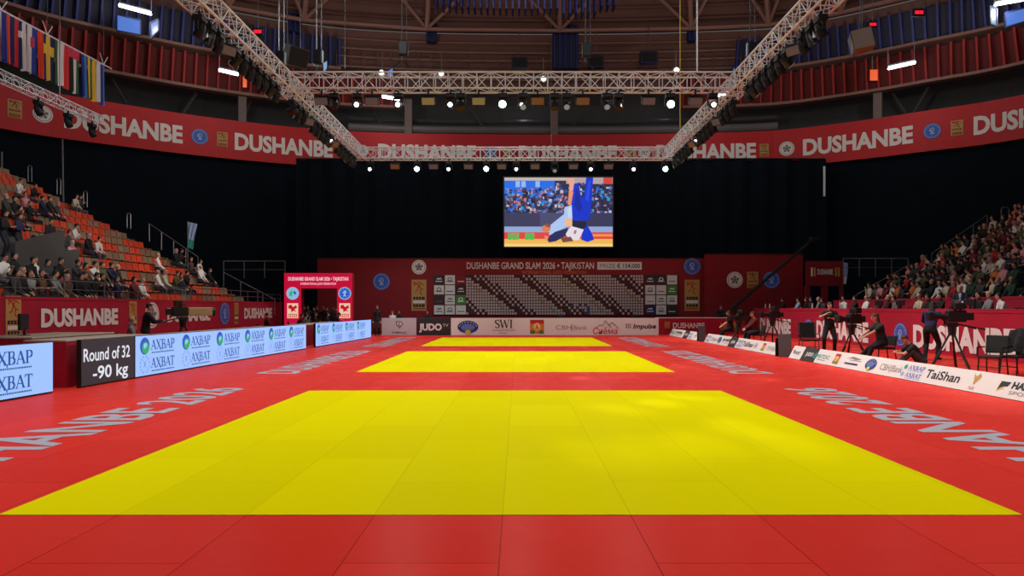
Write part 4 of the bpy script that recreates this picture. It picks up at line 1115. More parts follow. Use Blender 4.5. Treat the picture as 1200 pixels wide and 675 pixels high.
p = at(74, 228, 38); b = MB(); b.tube(p, at(73, 163, 38), .05, STEEL, 8); b.tube(p - V((0, 0, 1.4)), p, .06, STEEL, 8)
tag(b.build('steel_pole'), 'tall thin steel pole rising behind the half-empty stand', 'pole')
p = at(2, 196, 38); b = MB(); b.tube(p - V((0, 0, 1.)), at(2, 178, 38), .05, STEEL, 8)
tag(b.build('steel_pole'), 'short steel post at the top left corner above the orange seats', 'pole')

# flags on poles at the ends of the stands
def pole_flag(p, h, label, cols, w):
    t = thing('flag_on_pole', label, 'flag', p)
    b = MB(); b.tube((0, 0, 0), (0, 0, h), .02, STEEL, 6); b.build('pole', t)
    b = MB(); n = 10
    for k in range(n):
        for j in range(6):
            f = lambda a, c: V((.03 + w * a / n * (1 - .5 * c / 6), .03 * math.sin(a * 1.4 + c), h - .02 - (h * .55) * c / 6 - w * .8 * a / n * (.3 + .0 * c)))
            b.add([f(k, j), f(k+1, j), f(k+1, j+1), f(k, j+1)], [(0, 1, 2, 3)], cols[j * len(cols) // 6])
    b.build('cloth', t)
pole_flag(at(220, 314, 38.2), 2.6, 'pale blue and white flag leaning at the end of the half-empty stand', [LBLUE, LBLUE, TEALP], .5)
pole_flag(at(988, 352, 42.5), 2.4, 'pale blue flag hanging at the edge of the red corner balcony', [LBLUE, LBLUE, WHITE], .3)

# ---------------------------------------------------------------- spectators
SCARF = mat('headscarf_cloth', (150, 120, 110), .85, noise=.2)
SKS = dict(SK); SKS['scarf'] = SCARF
GHAIR = dict(SK); GHAIR['hair'] = mat('grey_hair', (120, 116, 112), .7, noise=.2)
BHAIR = dict(SK); BHAIR['hair'] = mat('brown_hair', (72, 48, 34), .7, noise=.3)
LEGL = dict(SK); LEGL['trousers'] = mat('faded_trousers', (84, 84, 92), .85, noise=.2)
seat_kw = dict(pel=.61, feet=((-.13, .44), (.13, .44)), knee=(0, .3, 1), sleeve='long', elbow=((-.3, -.5, -.8), (.3, -.5, -.8)))
CM = [crowd_mesh('seated_spectator', **seat_kw, lean=2, hands=((-.12, .36, .62), (.12, .36, .62))),
      crowd_mesh('seated_spectator', LEGL, **seat_kw, lean=28, hands=((-.1, .5, .62), (.1, .5, .62)), head=(0, -12)),
      crowd_mesh('seated_spectator', **seat_kw, lean=6, hands=((-.14, .3, .66), (.05, .24, 1.1)), head=(14, 5)),
      crowd_mesh('seated_spectator', BHAIR, **seat_kw, lean=-4, hands=((.12, .2, .84), (-.12, .22, .86)), head=(-18, 0)),
      crowd_mesh('seated_spectator', **seat_kw, lean=4, hands=((-.1, .34, .64), (.1, .34, .64)), hair='long', female=True, head=(10, 3)),
      crowd_mesh('seated_spectator', SKS, **seat_kw, lean=8, hands=((-.08, .34, .66), (.08, .36, .66)), hair='scarf', female=True),
      crowd_mesh('seated_spectator', LEGL, **seat_kw, lean=10, hands=((-.08, .34, .95), (.1, .34, .95)), head=(-8, 18)),
      crowd_mesh('seated_spectator', GHAIR, **seat_kw, lean=2, hands=((-.14, .32, .64), (.14, .34, .64)), hair='bald', head=(20, 0))]
SM = [crowd_mesh('standing_spectator', sleeve='long', hands=((-.27, .05, .78), (.27, .05, .78)), head=(10, 4)),
      crowd_mesh('standing_spectator', sleeve='long', lean=4, hands=((-.1, .3, 1.15), (.12, .3, 1.12)), head=(-15, 14))]
COLS = [('white', (225, 220, 215)), ('cream', (200, 185, 160)), ('black', (22, 22, 24)), ('dark grey', (60, 60, 64)), ('navy', (28, 34, 70)), ('maroon', (105, 26, 36)), ('red', (180, 36, 36)), ('brown', (95, 64, 44)), ('olive', (84, 82, 52)), ('pink', (205, 140, 145)), ('pale blue', (150, 175, 205)), ('grey', (130, 128, 126)), ('orange', (205, 100, 40)), ('dark green', (36, 66, 48)), ('purple', (84, 50, 92))]
def spectator(loc, rz, mesh, ci, label, group, sc=1.):
    o = bpy.data.objects.new('person', mesh); C.objects.link(o); o.location = loc; o.rotation_euler = (0, 0, rz); o.scale = (sc * .86, sc * .95, sc)
    o.color = lin(*COLS[ci][1]); tag(o, label, 'person', group)
    return o
heads = [(16,217),(3,232),(27,233),(40,224),(45,237),(52,238),(62,240),(20,240),(10,245),(33,244),(86,223),(95,227),(125,238),(81,270),(97,279),(105,281),(74,280),(66,288),(84,283),(92,311),(98,313),(105,316),(111,318),(122,321),(131,320),(137,324),(76,296),(68,302),(60,308),(155,334),(160,336),(183,303),(187,318),(191,321),(205,322),(212,322),(218,326),(205,290),(211,291),(229,298),(238,309),(250,297),(256,298),(262,300),(244,312),(234,306),
         (3,262),(4,285),(2,300),(11,303),(22,306),(32,310),(44,311),(55,315),(66,318),(5,322),(16,324),(27,326),(38,328),(49,329),(60,330),(72,331),(84,330),(95,330),(2,338),(14,339),(25,340),(37,341),(48,341),(59,342),(71,341),(83,341),(96,340),(109,340),(120,338)]
R = random.Random(21)
used = set()
palL = [2, 2, 2, 3, 0, 0, 1, 4, 5, 11, 7, 8, 0, 2, 2, 3, 9]
for px, py in heads:
    best = None
    for i, row in seatrow.items():
        for x, y, k, col in row:
            hz = Z0 + RISE * i + 1.16
            qx = CX + F * x / y; qy = CY - F * (hz - EYE) / y
            d = (qx - px) ** 2 + 1.6 * (qy - py) ** 2
            if (i, k) not in used and (best is None or d < best[0]): best = (d, x, y, k, i)
    if best is None or best[0] > 220: continue
    _, x, y, k, i = best; used.add((i, k)); ci = R.choice(palL)
    spectator((x + .02, y, Z0 + RISE * i), -PI / 2 + R.uniform(-.2, .2), R.choice(CM), ci, 'person in %s top, %s seat from far end, %s row of half-empty stand' % (COLS[ci][0], nth(k), nth(i + 1)), 'spectators on the orange seats', R.uniform(.96, 1.04))
# people standing or sitting by the entrance parapet and along the aisle
for (px, py, Y, ci, lab) in ((58, 262, 27.6, 2, 'person in black standing on the steps of the half-empty stand'), (37, 279, 26.4, 0, 'person in white top standing in front of the grey parapet'), (21, 254, 26.2, 4, 'person in dark clothes standing in the grey stand entrance'), (4, 254, 25.6, 2, 'person in black at the picture edge in the grey stand entrance')):
    p = at(px, py, Y); zf = p.z - 1.68
    i = max(0, round((zf - Z0) / RISE)); xs = {6: -20.02, 2: -16.8}.get(i, LX - RUN * i - .5)
    spectator((xs, xs * F / (px - CX), Z0 + RISE * i), -PI / 2 + R.uniform(-.3, .3), R.choice(SM), ci, lab, 'people standing in the half-empty stand')
# full stand
R = random.Random(33)
palR = [2, 3, 2, 7, 8, 11, 0, 0, 1, 9, 5, 2, 7, 13, 2, 6, 3, 4, 8, 1, 1, 5, 0, 3]
for i in range(11):
    x = RXS + RUN * i + .58; k = 0; cnt = 0
    while True:
        y = YR - .35 - .52 * k; k += 1
        if CX + F * x / y > 1212 or y < 12: break
        if R.random() < .05: continue
        ci = R.choice(palR); cnt += 1
        if R.random() < .015: ci = 12
        spectator((x, y + R.uniform(-.06, .06), Z0 + RISE * i), PI / 2 + R.uniform(-.2, .2), R.choice(CM), ci, 'person in %s top, %s from the far end, %s row of the crowded stand' % (COLS[ci][0], nth(cnt), nth(i + 1)), 'spectators in the crowded stand', R.uniform(.95, 1.05))
# ---------------------------------------------------------------- lighting trusses
def truss(p, q, size, label, bay=.5, r=.033, group='aluminium lighting trusses'):
    p = V(p); q = V(q); d = (q - p); L = d.length; d.normalize(); s = d.cross(UZ).normalized(); h = size / 2
    t = thing('lighting_truss', label, 'truss', p, 0, group)
    co = [s * a * h + UZ * c * h for a, c in ((-1, -1), (1, -1), (1, 1), (-1, 1))]
    for c in co: b = MB(); b.tube(c, c + d * L, r, ALU, 8); b.build('chord', t)
    n = round(L / bay); b = MB()
    for k in range(n + 1):
        e = d * (L * k / n)
        for i in range(4): b.tube(e + co[i], e + co[(i + 1) % 4], r * .55, ALU, 5)
        if k < n:
            f = d * (L * (k + 1) / n)
            for i in range(4):
                a, c = (co[i], co[(i + 1) % 4]) if (k + i) % 2 == 0 else (co[(i + 1) % 4], co[i])
                b.tube(e + a, f + c, r * .5, ALU, 5)
    b.build('bracing', t)
    return t
TZ, TL, TR = 9.62, -8.3, 7.9
Y1, Y2 = 24.3, 35.6
truss((TL + .3, Y1, TZ), (TR - .3, Y1, TZ), .56, 'nearer aluminium cross truss spanning the hall above the mats')
truss((TL + .3, Y2, TZ), (TR - .3, Y2, TZ), .56, 'farther aluminium cross truss in front of the black curtain')
truss((TL, 3, TZ), (TL, Y2 + .3, TZ), .56, 'long aluminium side truss running from the flags side to the farther cross truss')
truss((TR, 3, TZ), (TR, Y2 + .3, TZ), .56, 'long aluminium side truss on the crowded stand side')
truss((-19, 16, 10.1), (-19, 31, 10.1), .36, 'thin aluminium truss below the row of national flags', .4, .02)

# fixtures
def moving_head(lens, tilt=0.5, big=1.):
    t = thing('moving_head_light', '', 'stage light')
    b = MB(); b.rbox((-.16, -.13, -.16), (.16, .13, 0), BLACK, .02); b.box((-.03, -.03, 0), (.03, .03, .12), BLACK); b.build('base', t)
    b = MB(); b.box((-.19, -.05, -.42), (-.15, .05, -.16), BLACK); b.box((.15, -.05, -.42), (.19, .05, -.16), BLACK); b.box((-.19, -.06, -.19), (.19, .06, -.155), BLACK); b.build('yoke', t)
    # head points to -Y tilted down by tilt
    c = V((0, 0, -.40)); d = V((0, -math.cos(tilt), -math.sin(tilt)))
    b = MB(); b.tube(c - d * .2, c - d * .06, .085, BLACK, 12, .125); b.tube(c - d * .06, c + d * .16, .125, BLACK, 12, .135); h = b.build('head', t)
    b = MB(); b.tube(c + d * .158, c + d * .172, .10 * big, lens, 16); b.build('lens', h)
    return t
def flood(face):
    t = thing('flood_light', '', 'stage light')
    b = MB(); b.box((-.03, -.03, -.06), (.03, .03, .12), BLACK); b.box((-.26, -.02, -.1), (.26, .02, -.06), BLACK); b.box((-.27, -.02, -.26), (-.25, .02, -.06), BLACK); b.box((.25, -.02, -.26), (.27, .02, -.06), BLACK); b.build('bracket', t)
    b = MB(); M_ = Matrix.Translation((0, 0, -.25)) @ Matrix.Rotation(.5, 4, 'X'); b.rbox((-.24, -.08, -.14), (.24, .12, .14), BLACK, .02, M_); b.build('housing', t)
    b = MB(); b.box((-.22, -.095, -.12), (.22, -.08, .12), face, M_); b.build('face', t)
    return t
protos = {}
def fixture(kind, loc, rz, label, group):
    if kind not in protos:
        t = {'G': lambda: moving_head(LENS_G, .12, 1.25), 'W': lambda: moving_head(LENS_W, .2, .8), 'D': lambda: moving_head(LENS_D, .75), 'S': lambda: moving_head(BLACK, 1.1),
             'Y': lambda: flood(FLOOD_Y), 'R': lambda: flood(FLOOD_R), 'O': lambda: flood(FLOOD_O)}[kind]()
        protos[kind] = t
    else: t = copy_tree(protos[kind])
    t.location = loc; t.rotation_euler = (0, 0, rz); tag(t, label, 'stage light', group)
    return t
KN = {'G': 'brightly lit greenish stage light', 'W': 'small lit white stage light', 'D': 'dim black moving-head light', 'S': 'unlit black moving-head light', 'Y': 'flood light with pale yellow face', 'R': 'flood light with pinkish face', 'O': 'flood light with orange face'}
for Y, nm, lst in ((Y1, 'nearer', [(377,'R'),(392,'S'),(419,'W'),(436,'R'),(467,'W'),(502,'Y'),(528,'W'),(540,'S'),(561,'Y'),(589,'G'),(613,'D'),(630,'O'),(650,'S'),(664,'D'),(683,'O'),(711,'D'),(725,'S'),(760,'R'),(785,'G'),(815,'R'),(835,'W')]),
                   (Y2, 'farther', [(434,'W'),(463,'O'),(489,'G'),(508,'R'),(526,'W'),(549,'R'),(570,'G'),(588,'R'),(605,'W'),(627,'R'),(650,'D'),(672,'R'),(692,'W'),(713,'R'),(742,'W'),(779,'G')])):
    for j, (px, k) in enumerate(lst):
        fixture(k, ((px - CX) * Y / F, Y, TZ - .40), 0, '%s, %s from the left under the %s cross truss' % (KN[k], nth(j + 1), nm), 'stage lights under the %s cross truss' % nm)
for sx, X, nm in ((-1, TL, 'flags-side'), (1, TR, 'crowd-side')):
    ys = [17.8 + .56 * q for q in range(11)] + [25.1 + .62 * q for q in range(16)]
    for j, y in enumerate(ys):
        k = 'R' if j in (3, 14) else ('O' if j == 20 else ('D' if j % 5 == 4 else 'S'))
        if j == 11 and sx < 0: k = 'W'
        fixture(k, (X, y, TZ - .40), sx * -.9 if k in 'RO' else sx * (PI / 2), '%s, %s from the front under the %s side truss' % (KN[k], nth(j + 1), nm), 'stage lights under the %s side truss' % nm)
for j, px in enumerate((45, 80, 108)):
    y = 19 * F / (CX - px); fixture('S', (-19, y, 10.1 - .3), PI / 2, 'unlit black light, %s of three under the thin truss below the flags' % nth(j + 1), 'lights under the thin truss')

# chain hoists: chain and motor
def hoist(px, y0, y1, Y, label, dbl=True):
    p, q = at(px, y1, Y), at(px, y0, Y)
    if y0 <= 0: q = V((q.x, q.y, q.z + 3))
    t = thing('chain_hoist', label, 'hoist', p)
    b = MB(); b.tube((0, 0, 0), q - p, .022, STEEL, 5)
    if dbl: b.tube((.17, 0, .3), q - p + V((.17, 0, 0)), .018, STEEL, 5)
    b.build('chain', t)
    b = MB(); b.rbox((-.12, -.12, .15), (.22, .12, .65), BLACK, .04); b.tube((0, 0, -.05), (0, 0, .15), .03, STEEL, 6); b.build('motor', t)
    b = MB(); b.path([V((-.28, 0, -.25)), V((0, 0, .0)), V((.28, 0, -.25))], .025, BLACK, 5); b.build('sling', t)
hoist(327, 0, 82, 23.6, 'chain hoist above the corner of the nearer cross truss beside the dark loudspeaker')
hoist(371, 0, 80, Y1, 'long chain hoist near the flags-side end of the nearer cross truss')
hoist(471, 0, 70, Y1, 'chain hoist with a black motor above the nearer cross truss, third of five')
hoist(686, 0, 72, Y1, 'chain hoist with a black motor above the middle of the nearer cross truss')
hoist(879, 0, 72, 23.6, 'chain hoist above the crowd-side corner of the nearer cross truss')
for px, y1, Y, lab, m in ((797, 158, 35.6, 'thin yellow vertical cable crossing the nearer truss', YELLOWP), (817, 85, Y1, 'pale vertical drop pipe ending on the nearer cross truss', ALU), (404, 80, 30, 'thin hanging cable between the roof and the nearer truss', STEEL), (70, 112, 28, 'thin wire above the thin truss below the flags', STEEL), (646, 170, 50, 'thin pale vertical cable beside the big blue pillar', STEEL)):
    p = at(px, y1, Y); q = at(px, 0, Y); b = MB(); b.tube((0, 0, 0), q - p + V((0, 0, 4)), .03 if 'pipe' in lab else .02, m, 6)
    tag(b.build('hanging_cable', None, p), lab, 'cable')
# loudspeakers
def speaker(c, rz, tilt, face, label):
    t = thing('loudspeaker', label, 'loudspeaker', c, rz)
    M_ = Matrix.Rotation(tilt, 4, 'X')
    b = MB(); vs = [V((-.42,-.3,-.35)),V((.42,-.3,-.35)),V((.3,.4,-.35)),V((-.3,.4,-.35)),V((-.42,-.3,.35)),V((.42,-.3,.35)),V((.3,.4,.35)),V((-.3,.4,.35))]
    b.add([M_ @ v for v in vs], [(0,3,2,1),(4,5,6,7),(0,1,5,4),(1,2,6,5),(2,3,7,6),(3,0,4,7)], face); b.build('cabinet', t)
    b = MB(); b.box((-.39, -.325, -.32), (.39, -.302, .32), BLACK, M_); b.build('grille', t)
    for x in (-.3, .25): b = MB(); b.tube(M_ @ V((x, .1, .35)), V((x, .1, 4.5)), .015, STEEL, 5); b.build('cable', t)
speaker(at(345, 66, 25.5), .9, .35, mat('grey_speaker', (84, 90, 86), .7), 'dark loudspeaker box hanging above the flags-side truss corner')
speaker(at(1008, 49, 25.5), -1.9, .2, mat('pale_speaker', (150, 150, 142), .7), 'pale loudspeaker box hanging on the crowd side by the red clock')

# ---------------------------------------------------------------- lamps, lit panes and boxes of the hall
def tube_lamp(p, q, label):
    c = (p + q) / 2; t = thing('fluorescent_lamp', label, 'lamp', c)
    b = MB(); b.tube(p - c, q - c, .12, TUBE, 8); b.build('tube', t)
    b = MB(); b.tube(p - c + V((0, .05, .16)), q - c + V((0, .05, .16)), .1, GREY, 6)
    for e in (p, q): b.tube(e - c + V((0, .05, .16)), e - c + V((0, .05, 1.4)), .03, GREY, 5); b.tube(e - c, e - c + V((0, .05, .16)), .06, GREY, 5)
    b.build('fitting', t)
for a, c, Y, lab in (((140, 6), (177, 16), 45, 'bright white tube lamp above the pale blue pane, flags side'), ((257, 82), (279, 87), 49, 'white tube lamp below the red slats, flags side'), ((448, 113), (468, 116.5), 54, 'short white tube lamp behind the nearer truss near a column'),
                     ((1041, 80), (1072, 73), 48, 'white tube lamp below the blue slats, crowd side'), ((1166, 5), (1200, -1), 43, 'white tube lamp at the upper corner, crowd side'), ((840, 112), (853, 109), 52, 'short white tube lamp by the crowd-side truss corner')):
    tube_lamp(at(*a, Y), at(*c, Y), lab)
def pane(pts, Y, label, m):  # glowing window pane in a dark blue frame
    ps = [at(x, y, Y) for x, y in pts]; c = sum(ps, V()) / len(ps)
    t = thing('lit_window_pane', label, 'display', c); b = MB(); b.poly([p - c for p in ps], m); b.build('glass', t)
    b = MB(); n = len(ps)
    for k in range(n): b.tube(ps[k] - c, ps[(k+1) % n] - c, .06, BLUEB, 4)
    b.poly([p - c + V((0, .12, 0)) for p in ps], BLUEB); b.build('frame', t)
pane([(137, 17), (165, 24), (165, 41), (137, 36)], 45.5, 'large pale blue lit pane below the tube lamp, flags side', PANE)
pane([(176, 27), (186, 22), (186, 36), (177, 45)], 45.5, 'narrow pale blue lit pane beside the larger one, flags side', PANE)
pane([(1178, 15), (1206, 8), (1206, 24), (1178, 32)], 42.5, 'pale blue lit pane at the picture edge, crowd side', PANE)
pane([(1160, 7), (1168, 10), (1168, 31), (1161, 28)], 42.5, 'narrow pale lit pane beside the blue slats, crowd side', PANEL2)
pane([(378, 74), (384, 70), (384, 80), (379, 88)], 50, 'small pale lit pane above the nearer truss, flags-side end', PANEL2)
pane([(453, 84), (461, 78), (461, 90), (454, 92)], 50, 'small blue lit pane above the nearer truss beside a work light', PANE)
pane([(859, 76), (863, 84), (862, 92), (858, 90)], 50, 'small blue lit pane by the crowd-side truss corner', PANE)
for px, py, lab in ((370, 73, 'leftmost'), (447, 85, 'second'), (517, 86, 'third'), (637, 92, 'fourth'), (793, 82, 'fifth')):
    p = at(px, py, 50); t = thing('work_light', 'bright round work light above the nearer truss, %s from the flags side' % (lab if lab != 'leftmost' else 'first'), 'work light', p)
    b = MB(); b.ball((0, 0, 0), (.17, .1, .17), LENS_W, 12, 8); b.build('lens', t)
    b = MB(); b.tube((0, .08, 0), (0, .5, 0), .26, GREY, 10, .14); b.tube((0, .3, .15), (0, .3, 1.6), .04, GREY, 5); b.build('housing', t)
for px, py, w, h, Y, lab in ((302, 37, 9, 6, 40, 'small red clock display hanging on the flags side'), (1077, 14.5, 10, 6, 40, 'larger red clock display hanging on the crowd side'), (1023, 28.5, 8, 5, 42, 'smaller red clock display beside the pale loudspeaker')):
    p = at(px, py, Y); k = Y / F; t = thing('clock_display', lab, 'clock', p)
    b = MB(); b.rbox((-w*k*.7, 0, -h*k*.75), (w*k*.7, .15, h*k*.75), BLACK, .03); b.tube((0, .07, h*k*.7), (0, .07, 4), .025, STEEL, 5); b.build('housing', t)
    b = MB()
    for q in (-1, -.35, .35, 1): b.rect(V((0, -.012, 0)), UX, UZ, (q*.38-.12)*w*k, -.35*h*k, (q*.38+.12)*w*k, .35*h*k, REDLED)
    b.build('digits', t)
for px, py, w, h, Y, lab in ((287, 96, 5, 14, 51, 'orange lit box on top of the pale column, flags side'), (1024, 88, 10, 14, 50, 'orange lit box on top of the pale column, crowd side'), (834, 113, 5, 14, 52, 'orange lit box behind the crowd-side truss corner')):
    p = at(px, py, Y); k = Y / F; t = thing('lit_box', lab, 'lit box', p)
    b = MB(); b.rbox((-w*k/2, 0, -h*k/2), (w*k/2, .4, h*k/2), REDB, .03); b.tube((0, .2, h*k/2), (0, .2, h*k/2 + 1), .05, GREY, 5); b.build('housing', t)
    b = MB(); b.rect(V((0, -.012, 0)), UX, UZ, -w*k*.45, -h*k*.45, w*k*.45, h*k*.45, ORLAMP); b.build('face', t)
# dark blue service boxes on the upper gallery
for j, (px, py, w, h) in enumerate(((609, 74, 19, 13), (760, 68, 20, 14), (698, 73, 18, 14))):
    Y = 55; p = at(px, py, Y); k = Y / F; b = MB(); b.rbox((-w*k/2, -.2, -h*k/2), (w*k/2, .3, h*k/2), BLUEB, .03); b.tube((0, 0, h*k/2), (0, 0, h*k/2 + 2), .05, BROWN, 5)
    b.rect(V((0, -.22, 0)), UX, UZ, -w*k*.4, -h*k*.38, w*k*.4, h*k*.38, VOID)
    tag(b.build('vent_box', None, p), 'dark blue box under the roof above the nearer truss, %s of three' % nth((1, 3, 2)[j]), 'box')

# ---------------------------------------------------------------- national flags hanging in a row
fz = lambda y: 12.72 + .03 * (y - 25)
t = thing('flag_rail', 'thin white pipe carrying the row of national flags', 'rail', (-19.3, 24, fz(24)))
b = MB(); b.tube((0, -4, -.12), (0, 8.4, fz(32.4) - fz(24)), .03, ALU, 6); b.build('pipe', t)
for yy in (1.5, 4, 7.8):
    b = MB(); b.tube((0, yy, .03 * yy), (0, yy - .3, .03 * yy + .45), .02, ALU, 5); b.tube((0, yy, .03 * yy), (0, yy + .3, .03 * yy + .45), .02, ALU, 5); b.tube((0, yy, .03*yy + .45), (0, yy, 6), .015, STEEL, 5); b.build('bridle', t)
FC = {'w': (215, 210, 210), 'b': (35, 60, 150), 'r': (200, 40, 40), 'o': (220, 70, 45), 'y': (225, 185, 60), 'g': (35, 90, 55), 'k': (22, 22, 24), 'n': (30, 36, 90), 'p': (200, 50, 90), 'l': (70, 130, 200)}
FM = {k: mat('flag_cloth_' + k, v, .8, noise=.06) for k, v in FC.items()}
FL = [(-14, -1, 'blue and red striped flag, first of the row at the picture edge', lambda u, v: 'bwr'[min(2, int(u*3))]),
      (-1, 7, 'white and blue striped flag in the hanging row, second', lambda u, v: 'wbb'[min(2, int(u*3))]),
      (8, 21, 'orange red flag with a dark blue middle stripe', lambda u, v: 'onr'[min(2, int(u*3))]),
      (21.5, 32, 'blue flag with a pale white cross', lambda u, v: 'w' if abs(u-.62) < .17 or abs(v-.3) < .09 else 'n'),
      (32.5, 43, 'white, blue and red flag with a small crest in the hanging row', lambda u, v: 'p' if abs(u-.5) < .22 and abs(v-.3) < .1 else ('w' if u < .5 else 'b')),
      (43.5, 50, 'plain orange-red flag next to the blue flag with yellow cross', lambda u, v: 'o'),
      (50.5, 63, 'blue flag with a yellow cross', lambda u, v: 'y' if abs(u-.48) < .14 or abs(v-.32) < .08 else 'n'),
      (64, 80, 'green, white and red flag in the hanging row', lambda u, v: 'gwwr'[min(3, int(u*4))]),
      (80.5, 94, 'red-topped flag with black, white and green stripes', lambda u, v: 'p' if v < .25 else 'kwg'[min(2, int(u*3))]),
      (94.5, 101, 'plain blue flag between the red-topped flag and the yellow one', lambda u, v: 'b' if u < .7 else 'l'),
      (102, 112, 'yellow and green striped flag', lambda u, v: 'ygy'[min(2, int(u*3))] if u < .9 else 'g'),
      (112.5, 123, 'white and blue striped flag, last of the hanging row', lambda u, v: 'wwbl'[min(3, int(u*4))])]
for j, (p0, p1, lab, fn) in enumerate(FL):
    ya, yb = 19.3 * F / (CX - p0), 19.3 * F / (CX - p1); H = 1.85
    t = thing('national_flag', lab, 'flag', (-19.3, ya, fz(ya)), 0, 'national flags hanging in a row'); b = MB(); nu, nv = 12, 14; R = random.Random(j + 50); ph = R.uniform(0, 6)
    P = lambda a, c: V((.06 * math.sin(a * 1.15 + ph) * (.4 + c / nv), (yb - ya) * (a / nu) * (1 - .10 * c / nv) + .02 * c / nv * math.sin(ph), .03 * (yb - ya) * a / nu - .04 - H * c / nv - .05 * math.sin(a * .6 + ph) * c / nv))
    for a in range(nu):
        for c in range(nv): b.add([P(a, c), P(a+1, c), P(a+1, c+1), P(a, c+1)], [(0, 1, 2, 3)], FM[fn((a + .5) / nu, (c + .5) / nv)])
    b.build('cloth', t, None, True)
    b = MB(); b.tube((0, 0, -.03), (0, yb - ya, .03 * (yb - ya) - .03), .018, ALU, 5); b.build('hem_rod', t)
# ---------------------------------------------------------------- cameras, chairs, officials
def tv_camera(loc, rz, h, label, lens='black', box=False):
    """studio camera looking along +Y on a three-legged support"""
    t = thing('television_camera', label, 'camera', loc, rz)
    for k in range(3):
        a = PI / 2 + 2 * PI * k / 3; e = V((.5 * math.cos(a), .5 * math.sin(a), .02))
        b = MB(); b.tube((.05 * math.cos(a), .05 * math.sin(a), h - .35), e, .028, BLACK, 7, .02); b.tube(V((.06 * math.cos(a), .06 * math.sin(a), h - .45)).lerp(e, .45), e, .034, BLACK, 7); b.ball(e, .035, BLACK, 8, 5); b.build('leg', t)
    b = MB(); b.tube((0, 0, h - .4), (0, 0, h - .18), .09, BLACK, 10, .11); b.rbox((-.1, -.12, h - .18), (.1, .12, h - .06), BLACK, .02); b.build('fluid_head', t)
    b = MB(); b.rbox((-.11, -.32, h - .05), (.11, .14, h + .26), BLACK, .03); b.rbox((-.08, -.5, h), (.08, -.3, h + .2), BLACK, .02); b.build('body', t)
    b = MB()
    if box: b.rbox((-.14, .14, h - .03), (.14, .86, h + .24), mat('beige_lens_cover', (190, 160, 115), .6, noise=.08), .03); b.tube((0, .84, h + .1), (0, .95, h + .1), .13, BLACK, 14, .145)
    else: b.tube((0, .14, h + .1), (0, .34, h + .1), .075, BLACK, 14); b.tube((0, .34, h + .1), (0, .5, h + .1), .09, BLACK, 14, .1); b.rbox((-.12, .47, h - .02), (.12, .6, h + .22), BLACK, .03)
    b.build('lens', t)
    b = MB(); b.rbox((-.16, -.26, h + .28), (.14, -.02, h + .46), BLACK, .02); b.box((-.02, -.1, h + .22), (.02, -.04, h + .3), BLACK); b.build('viewfinder', t)
    b = MB(); b.path([V((0, -.2, h + .25)), V((0, -.16, h + .34)), V((0, .06, h + .34)), V((0, .1, h + .25))], .018, BLACK, 6); b.build('handle', t)
    for sg in (-1, 1): b = MB(); b.tube((sg * .1, -.1, h - .1), (sg * .26, -.62, h - .22), .014, BLACK, 6); b.tube((sg * .24, -.56, h - .205), (sg * .275, -.68, h - .235), .022, BLACK, 6); b.build('pan_bar', t)
    return t
def chair(loc, rz, label, hb=.95, group='black chairs beside the low boards', big=False, arms=True):
    t = thing('chair', label, 'chair', loc, rz, group); w = .3 if big else .24
    b = MB(); b.rbox((-w, -.24, .41), (w, .24, .47), BLACK, .03); b.build('seat', t)
    b = MB(); M_ = Matrix.Translation((0, -.25, .5)) @ Matrix.Rotation(.14, 4, 'X'); b.rbox((-w, -.03, .02), (w, .02, hb - .5), mat('chair_fabric', (26, 30, 28), .85, noise=.2), .03, M_); b.build('backrest', t)
    for x in (-w + .03, w - .03):
        b = MB(); b.tube((x, .21, .42), (x * 1.05, .25, 0), .016, STEEL if big else BLACK, 7); b.build('leg', t)
        b = MB(); b.path([V((x * 1.05, -.3, 0)), V((x, -.24, .44)), V((x, -.31, hb - .04))], .016, STEEL if big else BLACK, 7); b.build('leg', t)
    for x in (-w - .02, w + .02) if arms else ():
        b = MB(); b.path([V((x, -.26, .66)), V((x, .16, .66)), V((x, .18, .44))], .018, BLACK, 6); b.build('armrest', t)
    b = MB(); b.tube((-w, .23, .2), (w, .23, .2), .012, BLACK, 6); b.build('stretcher', t)
    return t
cl = lambda n, rgb: mat(n, rgb, .85, noise=.15)
TBLK, TGRN, TNVY, TWHT, TPBL = cl('black_shirt', (20, 20, 22)), cl('dark_green_shirt', (26, 40, 32)), cl('navy_suit_cloth', (26, 32, 58)), cl('white_shirt', (215, 215, 215)), cl('pale_blue_shirt', (150, 175, 205))
TDBL, TMAR = cl('deep_blue_shirt', (34, 38, 92)), cl('maroon_top', (95, 24, 32))
PBLK, PGRY = cl('black_trousers', (18, 18, 22)), cl('grey_trousers', (58, 54, 56))
BLOND = mat('blond_hair', (176, 138, 92), .7, noise=.2); BRN = BHAIR['hair']; GRYH = GHAIR['hair']

# standing cameraman with a small camera
p = at(972, 412.5, 24.4); p.z = 0
person('person in black t-shirt and trousers standing and holding a small camera to the chest', p, 2.75, dict(top=TBLK, trousers=PBLK, hair=BRN), 1.03, feet=((-.16, .0), (.17, .06)), hands=((-.06, .26, 1.2), (.08, .25, 1.36)), elbow=((-1, -.3, -.6), (1, -.3, -.5)), head=(25, 0), lean=1)
Mz = Matrix.Rotation(2.75, 4, 'Z'); c = p + (Mz @ V((.0, .33, 1.33)))
t = thing('hand_camera', 'small black camera held to the chest by the standing cameraman', 'camera', c, 2.75)
b = MB(); b.rbox((-.08, -.04, -.05), (.08, .04, .05), BLACK, .015); b.build('body', t); b = MB(); b.tube((0, .04, 0), (0, .13, 0), .035, BLACK, 12); b.build('lens', t)
